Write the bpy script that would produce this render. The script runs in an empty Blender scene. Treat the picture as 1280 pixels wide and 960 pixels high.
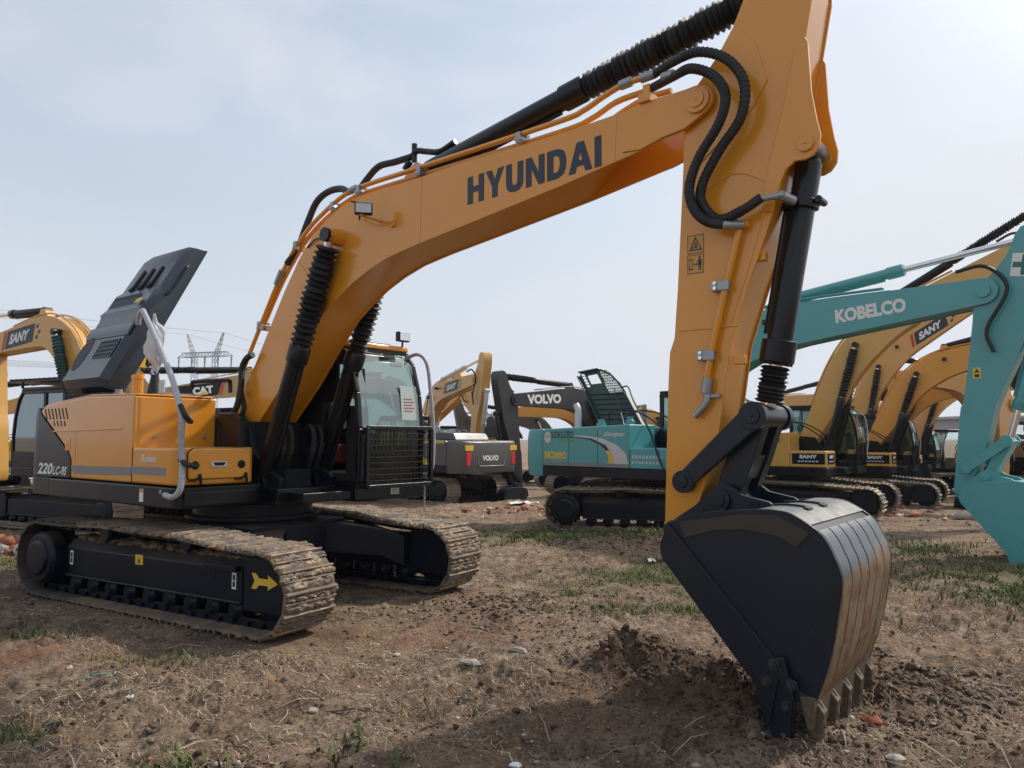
import bpy, math, random
import numpy as np
from mathutils import Vector, Matrix
R_ = math.radians
rnd = random.Random(7)
scene = bpy.context.scene
COL = scene.collection

# ------------------------------------------------------------------ frame of the place
# world origin: under the slewing ring of the near excavator, x = the way its tracks point
CAM = Vector((7.267, -6.228, 1.786)); YAW = 2.115; PITCH = .068; ROLL = .002
FH = Vector((math.cos(YAW), math.sin(YAW), 0)); RH = Vector((math.sin(YAW), -math.cos(YAW), 0))
SW = -.124

def sstep(a, b, x):
    t = np.clip((x - a) / (b - a), 0, 1); return t * t * (3 - 2 * t)
def hash2(ix, iy, s):
    h = (ix * 374761393 + iy * 668265263 + s * 974634777) & 0xFFFFFFFF
    h = ((h ^ (h >> 13)) * 1274126177) & 0xFFFFFFFF
    return ((h ^ (h >> 16)) & 0xFFFF) / 65535.0
def vnoise(x, y, s=0):
    ix = np.floor(x).astype(np.int64); iy = np.floor(y).astype(np.int64); fx = x - ix; fy = y - iy
    fx = fx * fx * (3 - 2 * fx); fy = fy * fy * (3 - 2 * fy)
    a = hash2(ix, iy, s); b = hash2(ix + 1, iy, s); c = hash2(ix, iy + 1, s); d = hash2(ix + 1, iy + 1, s)
    return (a + (b - a) * fx) * (1 - fy) + (c + (d - c) * fx) * fy - .5
def fbm(x, y, s=0, o=4, g=.5):
    t = 0; a = 1; f = 1
    for k in range(o):
        t = t + a * vnoise(x * f + 17.3 * k, y * f - 9.1 * k, s + k); a *= g; f *= 2.03
    return t
# soft mounds of turned soil: x, y, radius, height
MOUNDS = [(4.85, -.55, .50, .16), (5.5, -.3, .6, .08), (6.25, -1.2, .5, .05), (6.75, -.3, .55, .07), (6.9, .4, .5, .06), (4.1, -1.2, .7, .04),
          (2.2, 5.9, 1.3, .12), (3.3, 6.6, 1.0, .14), (4.2, 7.2, 1.1, .1), (8.6, 2.0, .9, .14), (9.6, 2.6, .8, .12), (2.9, .9, .9, .05), (10.5, 5.5, 1.2, .14),
          (4.0, -3.6, .5, .05), (5.0, -3.7, .6, .05), (-.5, -2.6, 1.2, .04)]
RUTS = [(2.6, -3.3, .98, .20, 9, .020), (5.6, 2.6, .80, -.60, 9, .026), (1.0, 4.9, .93, .37, 12, .028)]
def base_h(x, y):
    D = (x - CAM.x) * FH.x + (y - CAM.y) * FH.y
    s = np.clip(D - 12, 0, 58)
    return -.03 * s * s / (s + 2.5)
def ground_h(x, y, fine=True):
    x = np.asarray(x, float); y = np.asarray(y, float)
    h = base_h(x, y)
    n = .10 * fbm(x * .45, y * .45, 1, 3) + .07 * fbm(x * 1.7, y * 1.7, 5, 3)
    if fine: n = n + .065 * np.abs(fbm(x * 6, y * 6, 9, 3)) * (.4 + 1.6 * sstep(-.2, .4, fbm(x * .7, y * .7, 15, 2))) + .020 * fbm(x * 20, y * 20, 12, 2)
    # packed flat under the near machine
    tr = np.minimum(np.hypot(np.maximum(np.abs(x) - 2.0, 0), np.maximum(np.abs(np.abs(y) - 1.2) - .35, 0)), 1)
    n = (n - .012) * (.12 + .88 * sstep(0, .5, tr))
    # prints left by crawlers: two shallow troughs with a bar pattern
    for ox, oy, dx, dy, L, dep in RUTS:
        for s in (-1.2, 1.2):
            u = (x - ox) * dx + (y - oy) * dy; v = -(x - ox) * dy + (y - oy) * dx - s + .12 * np.sin(u * .5)
            k = np.exp(-(v / .29) ** 6) * sstep(0, .8, L / 2 - np.abs(u)) * (.55 + .9 * vnoise(x * 1.3, y * 1.3, 77))
            n = n - dep * k * (1 + .55 * np.sign(np.sin(u * 33)) * (1 if fine else 0)) + dep * .5 * np.exp(-((np.abs(v) - .36) / .07) ** 2) * sstep(0, .8, L / 2 - np.abs(u))
    for mx, my, r, hh in MOUNDS:
        d = np.hypot(x - mx, y - my) / r
        n = n + hh * np.exp(-d * d * 1.6) * (1 + (.9 * fbm(x * 5, y * 5, 31, 3) + .7 * np.abs(fbm(x * 15, y * 15, 35, 2)) if fine else 0))
    return h + n
def gh(x, y): return float(ground_h(np.array([x]), np.array([y]))[0])
def place(X, D):
    p = CAM + RH * X + FH * D; return p.x, p.y

# ------------------------------------------------------------------ mesh builder
def frame_from(d):
    d = Vector(d).normalized(); up = Vector((0, 0, 1)) if abs(d.z) < .95 else Vector((1, 0, 0))
    a = d.cross(up).normalized(); b = a.cross(d).normalized(); return a, b, d
def catmull(P, k=6):
    P = [Vector(p) for p in P]
    if len(P) < 3: return P
    Q = [P[0] * 2 - P[1]] + P + [P[-1] * 2 - P[-2]]; out = []
    for i in range(1, len(Q) - 2):
        a, b, c, d = Q[i - 1:i + 3]
        for j in range(k):
            t = j / k
            out.append(.5 * ((2 * b) + (c - a) * t + (2 * a - 5 * b + 4 * c - d) * t * t + (3 * b - a - 3 * c + d) * t ** 3))
    out.append(P[-1]); return out
class MB:
    def __init__(s): s.v = []; s.f = []; s.M = None
    def add(s, vs, fs):
        o = len(s.v)
        if s.M is not None: vs = [tuple(s.M @ Vector(p)) for p in vs]
        s.v += [tuple(p) for p in vs]; s.f += [tuple(i + o for i in f) for f in fs]; return s
    def box(s, x0, x1, y0, y1, z0, z1):
        return s.add([(x0, y0, z0), (x1, y0, z0), (x1, y1, z0), (x0, y1, z0), (x0, y0, z1), (x1, y0, z1), (x1, y1, z1), (x0, y1, z1)],
                     [(3, 2, 1, 0), (4, 5, 6, 7), (0, 1, 5, 4), (1, 2, 6, 5), (2, 3, 7, 6), (3, 0, 4, 7)])
    def prism(s, P, y0, y1, ax='y'):
        A = sum(P[i][0] * P[(i + 1) % len(P)][1] - P[(i + 1) % len(P)][0] * P[i][1] for i in range(len(P)))
        if A < 0: P = P[::-1]
        n = len(P)
        if ax == 'y': m = lambda a, b, c: (a, c, b)
        elif ax == 'x': m = lambda a, b, c: (c, a, b)
        else: m = lambda a, b, c: (a, b, c)
        vs = [m(a, b, y0) for a, b in P] + [m(a, b, y1) for a, b in P]
        fs = [tuple(range(n)), tuple(range(2 * n - 1, n - 1, -1))] + [(i + n, (i + 1) % n + n, (i + 1) % n, i) for i in range(n)]
        if ax != 'y': fs = [f[::-1] for f in fs]
        return s.add(vs, fs)
    def ring(s, rings, caps=True, closed=False):
        n = len(rings[0]); vs = [p for r in rings for p in r]; fs = []
        m = len(rings)
        for i in range(m if closed else m - 1):
            a = i * n; b = ((i + 1) % m) * n
            for j in range(n): fs.append((a + j, a + (j + 1) % n, b + (j + 1) % n, b + j))
        if caps and not closed: fs.append(tuple(range(n - 1, -1, -1))); fs.append(tuple(range((m - 1) * n, m * n)))
        return s.add(vs, fs)
    def lathe(s, p0, p1, prof, n=20):
        p0 = Vector(p0); p1 = Vector(p1); L = (p1 - p0).length; a, b, d = frame_from(p1 - p0)
        return s.ring([[p0 + d * (t * L) + (a * math.cos(q) + b * math.sin(q)) * r for q in (-2 * math.pi * k / n for k in range(n))] for t, r in prof])
    def cyl(s, p0, p1, r, r2=None, n=18): return s.lathe(p0, p1, [(0, r), (1, r if r2 is None else r2)], n)
    def tube(s, P, r, n=8, k=5, smooth=True):
        P = catmull(P, k) if smooth else [Vector(p) for p in P]; rings = []; a = None
        for i, p in enumerate(P):
            d = (P[min(i + 1, len(P) - 1)] - P[max(i - 1, 0)]).normalized()
            if a is None: a = frame_from(d)[0]
            a = (a - d * a.dot(d)).normalized(); b = a.cross(d)
            rings.append([p + (a * math.cos(q) + b * math.sin(q)) * r for q in (-2 * math.pi * k_ / n for k_ in range(n))])
        return s.ring(rings)
    def bar(s, p0, p1, w, h, w2=None, h2=None):
        p0 = Vector(p0); p1 = Vector(p1); a, b, d = frame_from(p1 - p0); w2 = w if w2 is None else w2; h2 = h if h2 is None else h2
        q = lambda p, w, h: [p + a * (sx * w / 2) + b * (sy * h / 2) for sx, sy in ((-1, 1), (1, 1), (1, -1), (-1, -1))]
        return s.ring([q(p0, w, h), q(p1, w2, h2)])
    def blob(s, c, r, sd=0, sq=(1, 1, 1), amp=.25):
        g = random.Random(sd); n = 8; rows = 5; vs = []
        for i in range(rows + 1):
            th = math.pi * i / rows
            for j in range(n):
                ph = 2 * math.pi * j / n; q = r * (1 + amp * (g.random() * 2 - 1))
                vs.append((c[0] + q * math.sin(th) * math.cos(ph) * sq[0], c[1] + q * math.sin(th) * math.sin(ph) * sq[1], c[2] + r * (1 + amp * (g.random() - .5)) * math.cos(th) * sq[2]))
        fs = [(i * n + j, (i + 1) * n + j, (i + 1) * n + (j + 1) % n, i * n + (j + 1) % n) for i in range(rows) for j in range(n)]
        return s.add(vs, fs)
MATS = {}
def finish(me, bev=0, ang=38):
    me.polygons.foreach_set('use_smooth', [True] * len(me.polygons))
    me.set_sharp_from_angle(angle=R_(ang)); me.update()
def setp(o, **k):
    for a, b in k.items(): o[a] = b
    return o
def part(name, mb, mat, parent=None, bev=0, seg=2, ang=38, loc=None, rz=None):
    if isinstance(mb, bpy.types.Mesh): me = mb
    else:
        me = bpy.data.meshes.new(name); me.from_pydata(mb.v, [], mb.f); me.validate(); finish(me, ang=ang)
    if not me.materials: me.materials.append(MATS[mat])
    o = bpy.data.objects.new(name, me); COL.objects.link(o)
    while parent and parent.parent and parent.parent.parent: parent = parent.parent      # thing > part > sub-part, no deeper
    if parent: o.parent = parent
    if loc: o.location = loc
    if rz: o.rotation_euler.z = rz
    if bev:
        b = o.modifiers.new('Bevel', 'BEVEL'); b.width = bev; b.segments = seg; b.limit_method = 'ANGLE'; b.angle_limit = R_(35); b.harden_normals = True
        b.use_clamp_overlap = True
    return o
def empty(name, loc, rz, label, cat, group=None, size=.3):
    o = bpy.data.objects.new(name, None); COL.objects.link(o); o.location = loc; o.rotation_euler.z = rz; o.empty_display_size = size
    o['label'] = label; o['category'] = cat
    if group: o['group'] = group
    return o

# ---- lettering: built-in font turned into a mesh and laid on a surface
_txt = {}
def text_mesh(s, bold=0.0):
    if (s, bold) in _txt: return _txt[(s, bold)]
    cu = bpy.data.curves.new('t', 'FONT'); cu.body = s; cu.size = 1; cu.offset = bold; cu.resolution_u = 3
    o = bpy.data.objects.new('t', cu); COL.objects.link(o); bpy.context.view_layer.update()
    me = bpy.data.meshes.new_from_object(o.evaluated_get(bpy.context.evaluated_depsgraph_get()))
    bpy.data.objects.remove(o)
    co = np.zeros(len(me.vertices) * 3); me.vertices.foreach_get('co', co); co = co.reshape(-1, 3)
    fs = [tuple(p.vertices) for p in me.polygons]
    mn = co.min(0); mx = co.max(0); co = (co - mn) / np.maximum(mx - mn, 1e-6)
    _txt[(s, bold)] = (co[:, :2], fs); return _txt[(s, bold)]
def lettering(name, s, o0, ux, uy, mat, parent, bold=.0, skew=0, lift=.003, M=None):
    """o0 = lower left corner, ux / uy = vectors spanning the whole word"""
    co, fs = text_mesh(s, bold); o0 = Vector(o0); ux = Vector(ux); uy = Vector(uy); n = ux.cross(uy).normalized() * lift
    mb = MB(); mb.add([o0 + ux * (a + skew * b) + uy * b + n for a, b in co], fs)
    return part(name, mb, mat, parent)
def flat(mb, o0, ux, uy, P, lift=.002):
    """flat decal polygon in the (ux, uy) frame"""
    o0 = Vector(o0); ux = Vector(ux); uy = Vector(uy); n = ux.cross(uy).normalized() * lift
    mb.add([o0 + ux * a + uy * b + n for a, b in P], [tuple(range(len(P)))]); return mb
SQ = [(0, 0), (1, 0), (1, 1), (0, 1)]

# ------------------------------------------------------------------ materials
def newmat(name):
    m = bpy.data.materials.new(name); m.use_nodes = True; nt = m.node_tree; nt.nodes.clear()
    o = nt.nodes.new('ShaderNodeOutputMaterial'); b = nt.nodes.new('ShaderNodeBsdfPrincipled'); nt.links.new(b.outputs[0], o.inputs[0])
    MATS[name] = m; return m, nt, b, o
def N(nt, t, **k):
    n = nt.nodes.new(t)
    for a, v in k.items():
        if a.startswith('i_'): n.inputs[a[2:].replace('_', ' ')].default_value = v
        else: setattr(n, a, v)
    return n
def noise(nt, scale, detail=4, rough=.55, vec=None, dist=0):
    n = N(nt, 'ShaderNodeTexNoise'); n.inputs['Scale'].default_value = scale; n.inputs['Detail'].default_value = detail
    n.inputs['Roughness'].default_value = rough; n.inputs['Distortion'].default_value = dist
    if vec is not None: nt.links.new(vec, n.inputs['Vector'])
    return n.outputs['Fac']
def ramp(nt, fac, stops):
    r = N(nt, 'ShaderNodeValToRGB'); e = r.color_ramp.elements
    while len(e) < len(stops): e.new(.5)
    for x, (p, c) in zip(e, stops):
        x.position = p; x.color = (c, c, c, 1) if isinstance(c, (int, float)) else (*c, 1)
    nt.links.new(fac, r.inputs[0]); return r.outputs[0]
def mix(nt, fac, a, b, mode='MIX'):
    m = N(nt, 'ShaderNodeMix', data_type='RGBA', blend_type=mode)
    for s, v in ((0, fac), (6, a), (7, b)):
        if isinstance(v, bpy.types.NodeSocket): nt.links.new(v, m.inputs[s])
        elif s == 0: m.inputs[0].default_value = v
        else: m.inputs[s].default_value = (*v, 1)
    return m.outputs[2]
def mul(nt, a, b, op='MULTIPLY'):
    m = N(nt, 'ShaderNodeMath', operation=op)
    for i, v in enumerate((a, b)):
        if isinstance(v, bpy.types.NodeSocket): nt.links.new(v, m.inputs[i])
        else: m.inputs[i].default_value = v
    return m.outputs[0]
def bump(nt, b, h, strength, dist):
    n = N(nt, 'ShaderNodeBump'); n.inputs['Strength'].default_value = strength; n.inputs['Distance'].default_value = dist
    nt.links.new(h, n.inputs['Height']); nt.links.new(n.outputs[0], b.inputs['Normal'])
def coords(nt, kind='Object'): return N(nt, 'ShaderNodeTexCoord').outputs[kind]
def paint(name, col, rough=.32, dust=.25, coat=.3, metal=0, dustcol=(.30, .22, .15), var=.1, dirt=.3, spec=.5, scratch=.25):
    m, nt, b, o = newmat(name); vec = coords(nt)
    big = noise(nt, 1.3, 5, .6, vec); fine = noise(nt, 14, 6, .65, vec)
    c = mix(nt, big, tuple(x * (1 - var) for x in col), tuple(min(1, x * (1 + var)) for x in col))
    # settled dust: thin film everywhere, thicker on faces that look up
    g = N(nt, 'ShaderNodeNewGeometry'); sx = N(nt, 'ShaderNodeSeparateXYZ'); nt.links.new(g.outputs['Normal'], sx.inputs[0])
    up = ramp(nt, sx.outputs[2], [(.45, 0), (.98, 1)]); patch = ramp(nt, big, [(.35, .25), (.65, 1)])
    df = mul(nt, mul(nt, up, patch), dust)
    film = mul(nt, ramp(nt, noise(nt, 1.9, 7, .62, vec), [(.5, 0), (.85, 1)]), dirt * .22)
    c = mix(nt, mul(nt, df, film, 'ADD'), c, dustcol)
    nt.links.new(c, b.inputs['Base Color'])
    nt.links.new(ramp(nt, mul(nt, mul(nt, big, .4), mul(nt, df, film, 'ADD'), 'ADD'), [(.1, rough * .8), (.6, min(.95, rough * 1.7))]), b.inputs['Roughness'])
    b.inputs['Specular IOR Level'].default_value = spec; b.inputs['Metallic'].default_value = metal; b.inputs['Coat Weight'].default_value = coat; b.inputs['Coat Roughness'].default_value = .12
    # hair scratches, rubbed through to a paler tone
    mp = N(nt, 'ShaderNodeMapping'); nt.links.new(vec, mp.inputs[0]); mp.inputs['Rotation'].default_value = (.4, .7, .3); mp.inputs['Scale'].default_value = (60, 5, 5)
    sc_ = ramp(nt, noise(nt, 1.0, 4, .7, mp.outputs[0]), [(.66, 0), (.72, scratch)]); c = mix(nt, mul(nt, sc_, ramp(nt, big, [(.45, 0), (.6, 1)])), c, tuple(min(1, x * 1.4 + .05) for x in col)); nt.links.new(c, b.inputs['Base Color'])
    bump(nt, b, noise(nt, 2.2, 3, .5, vec), .06, .02)
    return m
def plain(name, col, rough=.6, metal=0, bs=0, scale=30, var=.15):
    m, nt, b, o = newmat(name); vec = coords(nt); f = noise(nt, scale, 5, .6, vec)
    nt.links.new(mix(nt, f, tuple(x * (1 - var) for x in col), tuple(min(1, x * (1 + var)) for x in col)), b.inputs['Base Color'])
    b.inputs['Roughness'].default_value = rough; b.inputs['Metallic'].default_value = metal
    if bs: bump(nt, b, f, bs, .02)
    return m
paint('yellow', (.70, .285, .020), .24, .15, .5, var=.06, dirt=.35, dustcol=(.42, .26, .12))
paint('sany', (.62, .335, .075), .34, .3, .3, dirt=.2)
paint('sany2', (.66, .31, .05), .38, .5, .2)
paint('tan', (.36, .245, .10), .4, .5, .15)
paint('brightyellow', (.68, .40, .03), .38, .4, .2)
paint('teal', (.075, .335, .350), .33, .3, .3, dirt=.15)
paint('navy', (.0050, .0080, .015), .34, .10, .12, spec=.3, var=.12, dirt=.1, dustcol=(.16, .13, .10))
paint('black', (.004, .005, .008), .30, .10, .10, spec=.35, dirt=.1, dustcol=(.14, .12, .10))
paint('hoodplastic', (.020, .029, .042), .33, .12, .3, dirt=.1, dustcol=(.14, .13, .12))
paint('frame', (.005, .008, .016), .38, .8, .04, spec=.25, dirt=.3, dustcol=(.17, .12, .08))
paint('volvogrey', (.085, .085, .08), .4, .4, .2)
paint('volvoblack', (.022, .023, .026), .38, .5, .2)
paint('greymetal', (.33, .34, .35), .4, .3, 0, metal=.7)
paint('bucketpaint', (.008, .013, .022), .34, .12, .12, spec=.35, scratch=.7, var=.15, dirt=.22, dustcol=(.15, .11, .08))
plain('rubber', (.014, .014, .015), .55, 0, .4, 60)
plain('boot', (.010, .010, .011), .55, 0, .5, 40)
plain('bootgreen', (.03, .09, .085), .5, 0, .5, 40)
plain('chrome', (.75, .75, .76), .15, 1)
plain('steel', (.42, .41, .39), .35, .9, .2, 80)
plain('white', (.75, .75, .73), .5)
plain('boltsteel', (.06, .06, .065), .4, .6)
plain('cheekmud', (.034, .026, .019), .5, 0, .15, 6, .4)
plain('silver', (.55, .56, .58), .4, .3)
plain('greydecal', (.22, .20, .20), .45)
plain('letternavy', (.018, .027, .045), .4)
plain('letterblue', (.02, .03, .16), .5)
plain('stickorange2', (.60, .31, .06), .5)
plain('twig', (.13, .09, .06), .9)
plain('letterteal', (.03, .16, .15), .5)
plain('red', (.55, .03, .03), .45)
plain('seatred', (.35, .03, .03), .8)
plain('stickyellow', (.72, .48, .04), .5)
plain('green', (.08, .35, .08), .5)
plain('darkin', (.008, .008, .009), .8)
plain('paper', (.42, .50, .48), .5)
plain('notice', (.45, .12, .11), .6)
plain('stickorange', (.62, .30, .05), .5)
plain('grey', (.25, .25, .25), .6)
plain('pylonsteel', (.30, .31, .33), .6)
plain('buildinggrey', (.33, .34, .35), .8, 0, .2, 3)
plain('bannerred', (.50, .09, .06), .7)
def worn():
    m, nt, b, o = newmat('wornsteel'); vec = coords(nt)
    mp = N(nt, 'ShaderNodeMapping'); nt.links.new(vec, mp.inputs[0]); mp.inputs['Scale'].default_value = (9, 60, 3)
    f = noise(nt, 1.0, 6, .7, mp.outputs[0]); g = noise(nt, 2.6, 5, .6, vec, .6)
    c = ramp(nt, f, [(.3, (.13, .105, .08)), (.5, (.27, .20, .13)), (.7, (.42, .32, .21))])
    r = mix(nt, ramp(nt, noise(nt, 9, 6, .7, vec), [(.48, 0), (.62, 1)]), c, (.20, .085, .03))
    sx = N(nt, 'ShaderNodeSeparateXYZ'); nt.links.new(vec, sx.inputs[0])
    # old paint survives towards the top of the back, rubbed off lower down
    k = mul(nt, sx.outputs[2], mul(nt, g, .55), 'ADD'); k = ramp(nt, mul(nt, k, .5), [(.615, 0), (.66, 1)])
    nt.links.new(mix(nt, k, r, (.12, .13, .145)), b.inputs['Base Color'])
    b.inputs['Metallic'].default_value = .35; nt.links.new(ramp(nt, f, [(.2, .3), (.8, .5)]), b.inputs['Roughness']); bump(nt, b, f, .35, .01)
worn()
plain('toothsteel', (.12, .09, .065), .5, .3, .4, 25, .45)
def shoe():
    for name, dk, thr in (('shoe', 1., .44), ('shoeshaded', .55, .52)):  # second copy darkened: shade on the rear shoes put into the colour
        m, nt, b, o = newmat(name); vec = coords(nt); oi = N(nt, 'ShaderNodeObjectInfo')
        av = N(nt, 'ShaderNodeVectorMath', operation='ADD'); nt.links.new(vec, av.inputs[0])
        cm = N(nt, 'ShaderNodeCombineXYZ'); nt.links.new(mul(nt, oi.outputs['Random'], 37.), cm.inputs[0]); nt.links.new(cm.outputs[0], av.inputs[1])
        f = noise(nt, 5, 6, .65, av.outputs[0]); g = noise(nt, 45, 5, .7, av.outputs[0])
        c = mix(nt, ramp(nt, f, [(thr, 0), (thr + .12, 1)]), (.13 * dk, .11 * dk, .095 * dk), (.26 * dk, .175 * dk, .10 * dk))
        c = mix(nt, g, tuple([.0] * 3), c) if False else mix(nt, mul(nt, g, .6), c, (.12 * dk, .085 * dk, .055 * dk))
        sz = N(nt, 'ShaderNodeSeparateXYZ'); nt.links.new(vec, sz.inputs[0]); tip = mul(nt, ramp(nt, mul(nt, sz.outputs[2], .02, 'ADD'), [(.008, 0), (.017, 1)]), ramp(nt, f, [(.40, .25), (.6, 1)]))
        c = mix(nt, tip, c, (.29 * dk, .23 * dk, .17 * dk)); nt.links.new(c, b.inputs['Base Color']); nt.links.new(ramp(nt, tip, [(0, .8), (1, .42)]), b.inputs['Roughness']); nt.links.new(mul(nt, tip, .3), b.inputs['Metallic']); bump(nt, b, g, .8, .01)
shoe()
def mud():
    m, nt, b, o = newmat('mud'); vec = coords(nt); f = noise(nt, 22, 8, .72, vec)
    nt.links.new(ramp(nt, f, [(.3, (.10, .068, .042)), (.52, (.24, .17, .10)), (.75, (.40, .31, .20))]), b.inputs['Base Color'])
    b.inputs['Roughness'].default_value = .95; bump(nt, b, noise(nt, 70, 6, .7, vec), 1, .015)
mud()
def glassmat(name, tint, fac):
    m = bpy.data.materials.new(name); m.use_nodes = True; nt = m.node_tree; nt.nodes.clear(); MATS[name] = m
    o = nt.nodes.new('ShaderNodeOutputMaterial'); t = N(nt, 'ShaderNodeBsdfTransparent'); t.inputs[0].default_value = (*tint, 1)
    g = N(nt, 'ShaderNodeBsdfGlossy'); g.inputs[0].default_value = (.85, .95, .93, 1) if tint[0] > .3 else (.35, .40, .40, 1); g.inputs['Roughness'].default_value = .03
    d = N(nt, 'ShaderNodeBsdfDiffuse'); d.inputs[0].default_value = (.45, .47, .44, 1)
    lw = N(nt, 'ShaderNodeLayerWeight'); lw.inputs[0].default_value = .35
    f = mul(nt, mul(nt, lw.outputs['Fresnel'], .8), fac, 'ADD')
    a = N(nt, 'ShaderNodeMixShader'); nt.links.new(f, a.inputs[0]); nt.links.new(t.outputs[0], a.inputs[1]); nt.links.new(g.outputs[0], a.inputs[2])
    bm = N(nt, 'ShaderNodeMixShader'); nt.links.new(mul(nt, ramp(nt, noise(nt, 3, 6, .6, coords(nt)), [(.35, 0), (.75, 1)]), .16 if tint[0] > .3 else .05), bm.inputs[0])
    nt.links.new(a.outputs[0], bm.inputs[1]); nt.links.new(d.outputs[0], bm.inputs[2]); nt.links.new(bm.outputs[0], o.inputs[0])
plain('lens', (.42, .43, .44), .25, .6)
glassmat('glass', (.36, .54, .50), .17); glassmat('glassdark', (.16, .20, .20), .06); glassmat('lampglass', (.9, .9, .9), .2)
def wrapmat():
    m, nt, b, o = newmat('plasticwrap'); b.inputs['Base Color'].default_value = (.75, .77, .80, 1); b.inputs['Roughness'].default_value = .28
    b.inputs['Transmission Weight'].default_value = .35; b.inputs['IOR'].default_value = 1.2
    f = noise(nt, 26, 6, .7, coords(nt), 1.2); bump(nt, b, f, .9, .015)
    m, nt, b, o = newmat('wrappipe'); f = noise(nt, 30, 6, .7, coords(nt), 1.5)
    nt.links.new(ramp(nt, f, [(.3, (.22, .23, .26)), (.7, (.52, .54, .58))]), b.inputs['Base Color']); b.inputs['Roughness'].default_value = .3; bump(nt, b, f, .6, .01)
wrapmat()

GLY = {'H': (.78, [[(0, 0), (.26, 0), (.26, .40), (.52, .40), (.52, 0), (.78, 0), (.78, 1), (.52, 1), (.52, .62), (.26, .62), (.26, 1), (0, 1)]]),
       'Y': (.80, [[(.27, 0), (.53, 0), (.53, .40), (.82, 1), (.54, 1), (.40, .64), (.26, 1), (-.02, 1), (.27, .40)]]),
       'U': (.76, [[(0, 1), (0, .33), (.04, .14), (.17, .02), (.38, -.02), (.59, .02), (.72, .14), (.76, .33), (.76, 1), (.5, 1), (.5, .36), (.46, .25), (.38, .21), (.30, .25), (.26, .36), (.26, 1)]]),
       'N': (.79, [[(0, 0), (.25, 0), (.25, .58), (.54, 0), (.79, 0), (.79, 1), (.54, 1), (.54, .42), (.25, 1), (0, 1)]]),
       'D': (.78, [[(0, 1), (0, .5), (.26, .5), (.26, .78), (.38, .78), (.47, .72), (.51, .60), (.52, .5), (.78, .5), (.76, .70), (.68, .88), (.52, .97), (.38, 1)], [(0, 0), (.38, 0), (.52, .03), (.68, .12), (.76, .30), (.78, .5), (.52, .5), (.51, .40), (.47, .28), (.38, .22), (.26, .22), (.26, .5), (0, .5)]]),
       'A': (.88, [[(-.02, 0), (.25, 0), (.31, .20), (.44, .20), (.44, .40), (.37, .40), (.44, .66), (.44, 1), (.30, 1)], [(.90, 0), (.58, 1), (.44, 1), (.44, .66), (.51, .40), (.44, .40), (.44, .20), (.57, .20), (.63, 0)]]),
       'I': (.26, [[(0, 0), (.26, 0), (.26, 1), (0, 1)]])}
def block_word(name, s, o0, ux, uy, mat, parent, lift=.002):
    tot = sum(GLY[c][0] for c in s) + .10 * (len(s) - 1); x = 0; m = MB()
    for c in s:
        for P in GLY[c][1]: flat(m, o0, ux, uy, [((a + x) / tot, b) for a, b in P], lift)
        x += GLY[c][0] + .10
    return part(name, m, mat, parent)
# ================================================================== pieces every excavator shares
def offset_poly(P, d):
    A = sum(P[i][0] * P[(i + 1) % len(P)][1] - P[(i + 1) % len(P)][0] * P[i][1] for i in range(len(P)))
    if A < 0: P = P[::-1]
    out = []; n = len(P)
    for i in range(n):
        a = Vector(P[i - 1]); b = Vector(P[i]); c = Vector(P[(i + 1) % n])
        e = (b - a).normalized(); f = (c - b).normalized(); n1 = Vector((-e.y, e.x)); n2 = Vector((-f.y, f.x)); m = (n1 + n2)
        if m.length < 1e-6: m = n1
        m.normalize(); q = b + m * (d / max(.4, m.dot(n1))); out.append((q.x, q.y))
    return out
def smooth2(P, k=4): return [(p.x, p.z) for p in catmull([(a, 0, b) for a, b in P], k)]

# ---- crawler
def chain_path(xr, xf, rr, rf, zr, zf, bulge, npts=400):
    """closed outline of the chain in (x, z), clockwise from the rear top"""
    P = []
    for i in range(60):
        t = i / 59; x = xr + (xf - xr) * t; z = (zr + rr) * (1 - t) + (zf + rf) * t + bulge * math.sin(math.pi * min(1, t * 1.02)) ** 1.2 - .012 * abs(math.sin(math.pi * 3 * t))
        P.append((x, z))
    for i in range(1, 24): a = math.pi / 2 - math.pi * i / 24; P.append((xf + rf * math.cos(a), zf + rf * math.sin(a)))
    zb = .0
    for i in range(40): t = i / 39; P.append((xf - .16 + (xr + .16 - xf + .16) * t, zb))
    for i in range(1, 24): a = -math.pi / 2 - math.pi * i / 24; P.append((xr + rr * math.cos(a), zr + rr * math.sin(a)))
    Q = [Vector((a, b)) for a, b in P]; L = [0]
    for i in range(len(Q)): L.append(L[-1] + (Q[(i + 1) % len(Q)] - Q[i]).length)
    T = L[-1]
    def at(s):
        s %= T; lo = 0; hi = len(L) - 1
        while hi - lo > 1:
            m = (lo + hi) // 2
            if L[m] <= s: lo = m
            else: hi = m
        a = Q[lo % len(Q)]; b = Q[(lo + 1) % len(Q)]; t = (s - L[lo]) / max(1e-9, L[lo + 1] - L[lo]); return a + (b - a) * t
    return at, T
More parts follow.
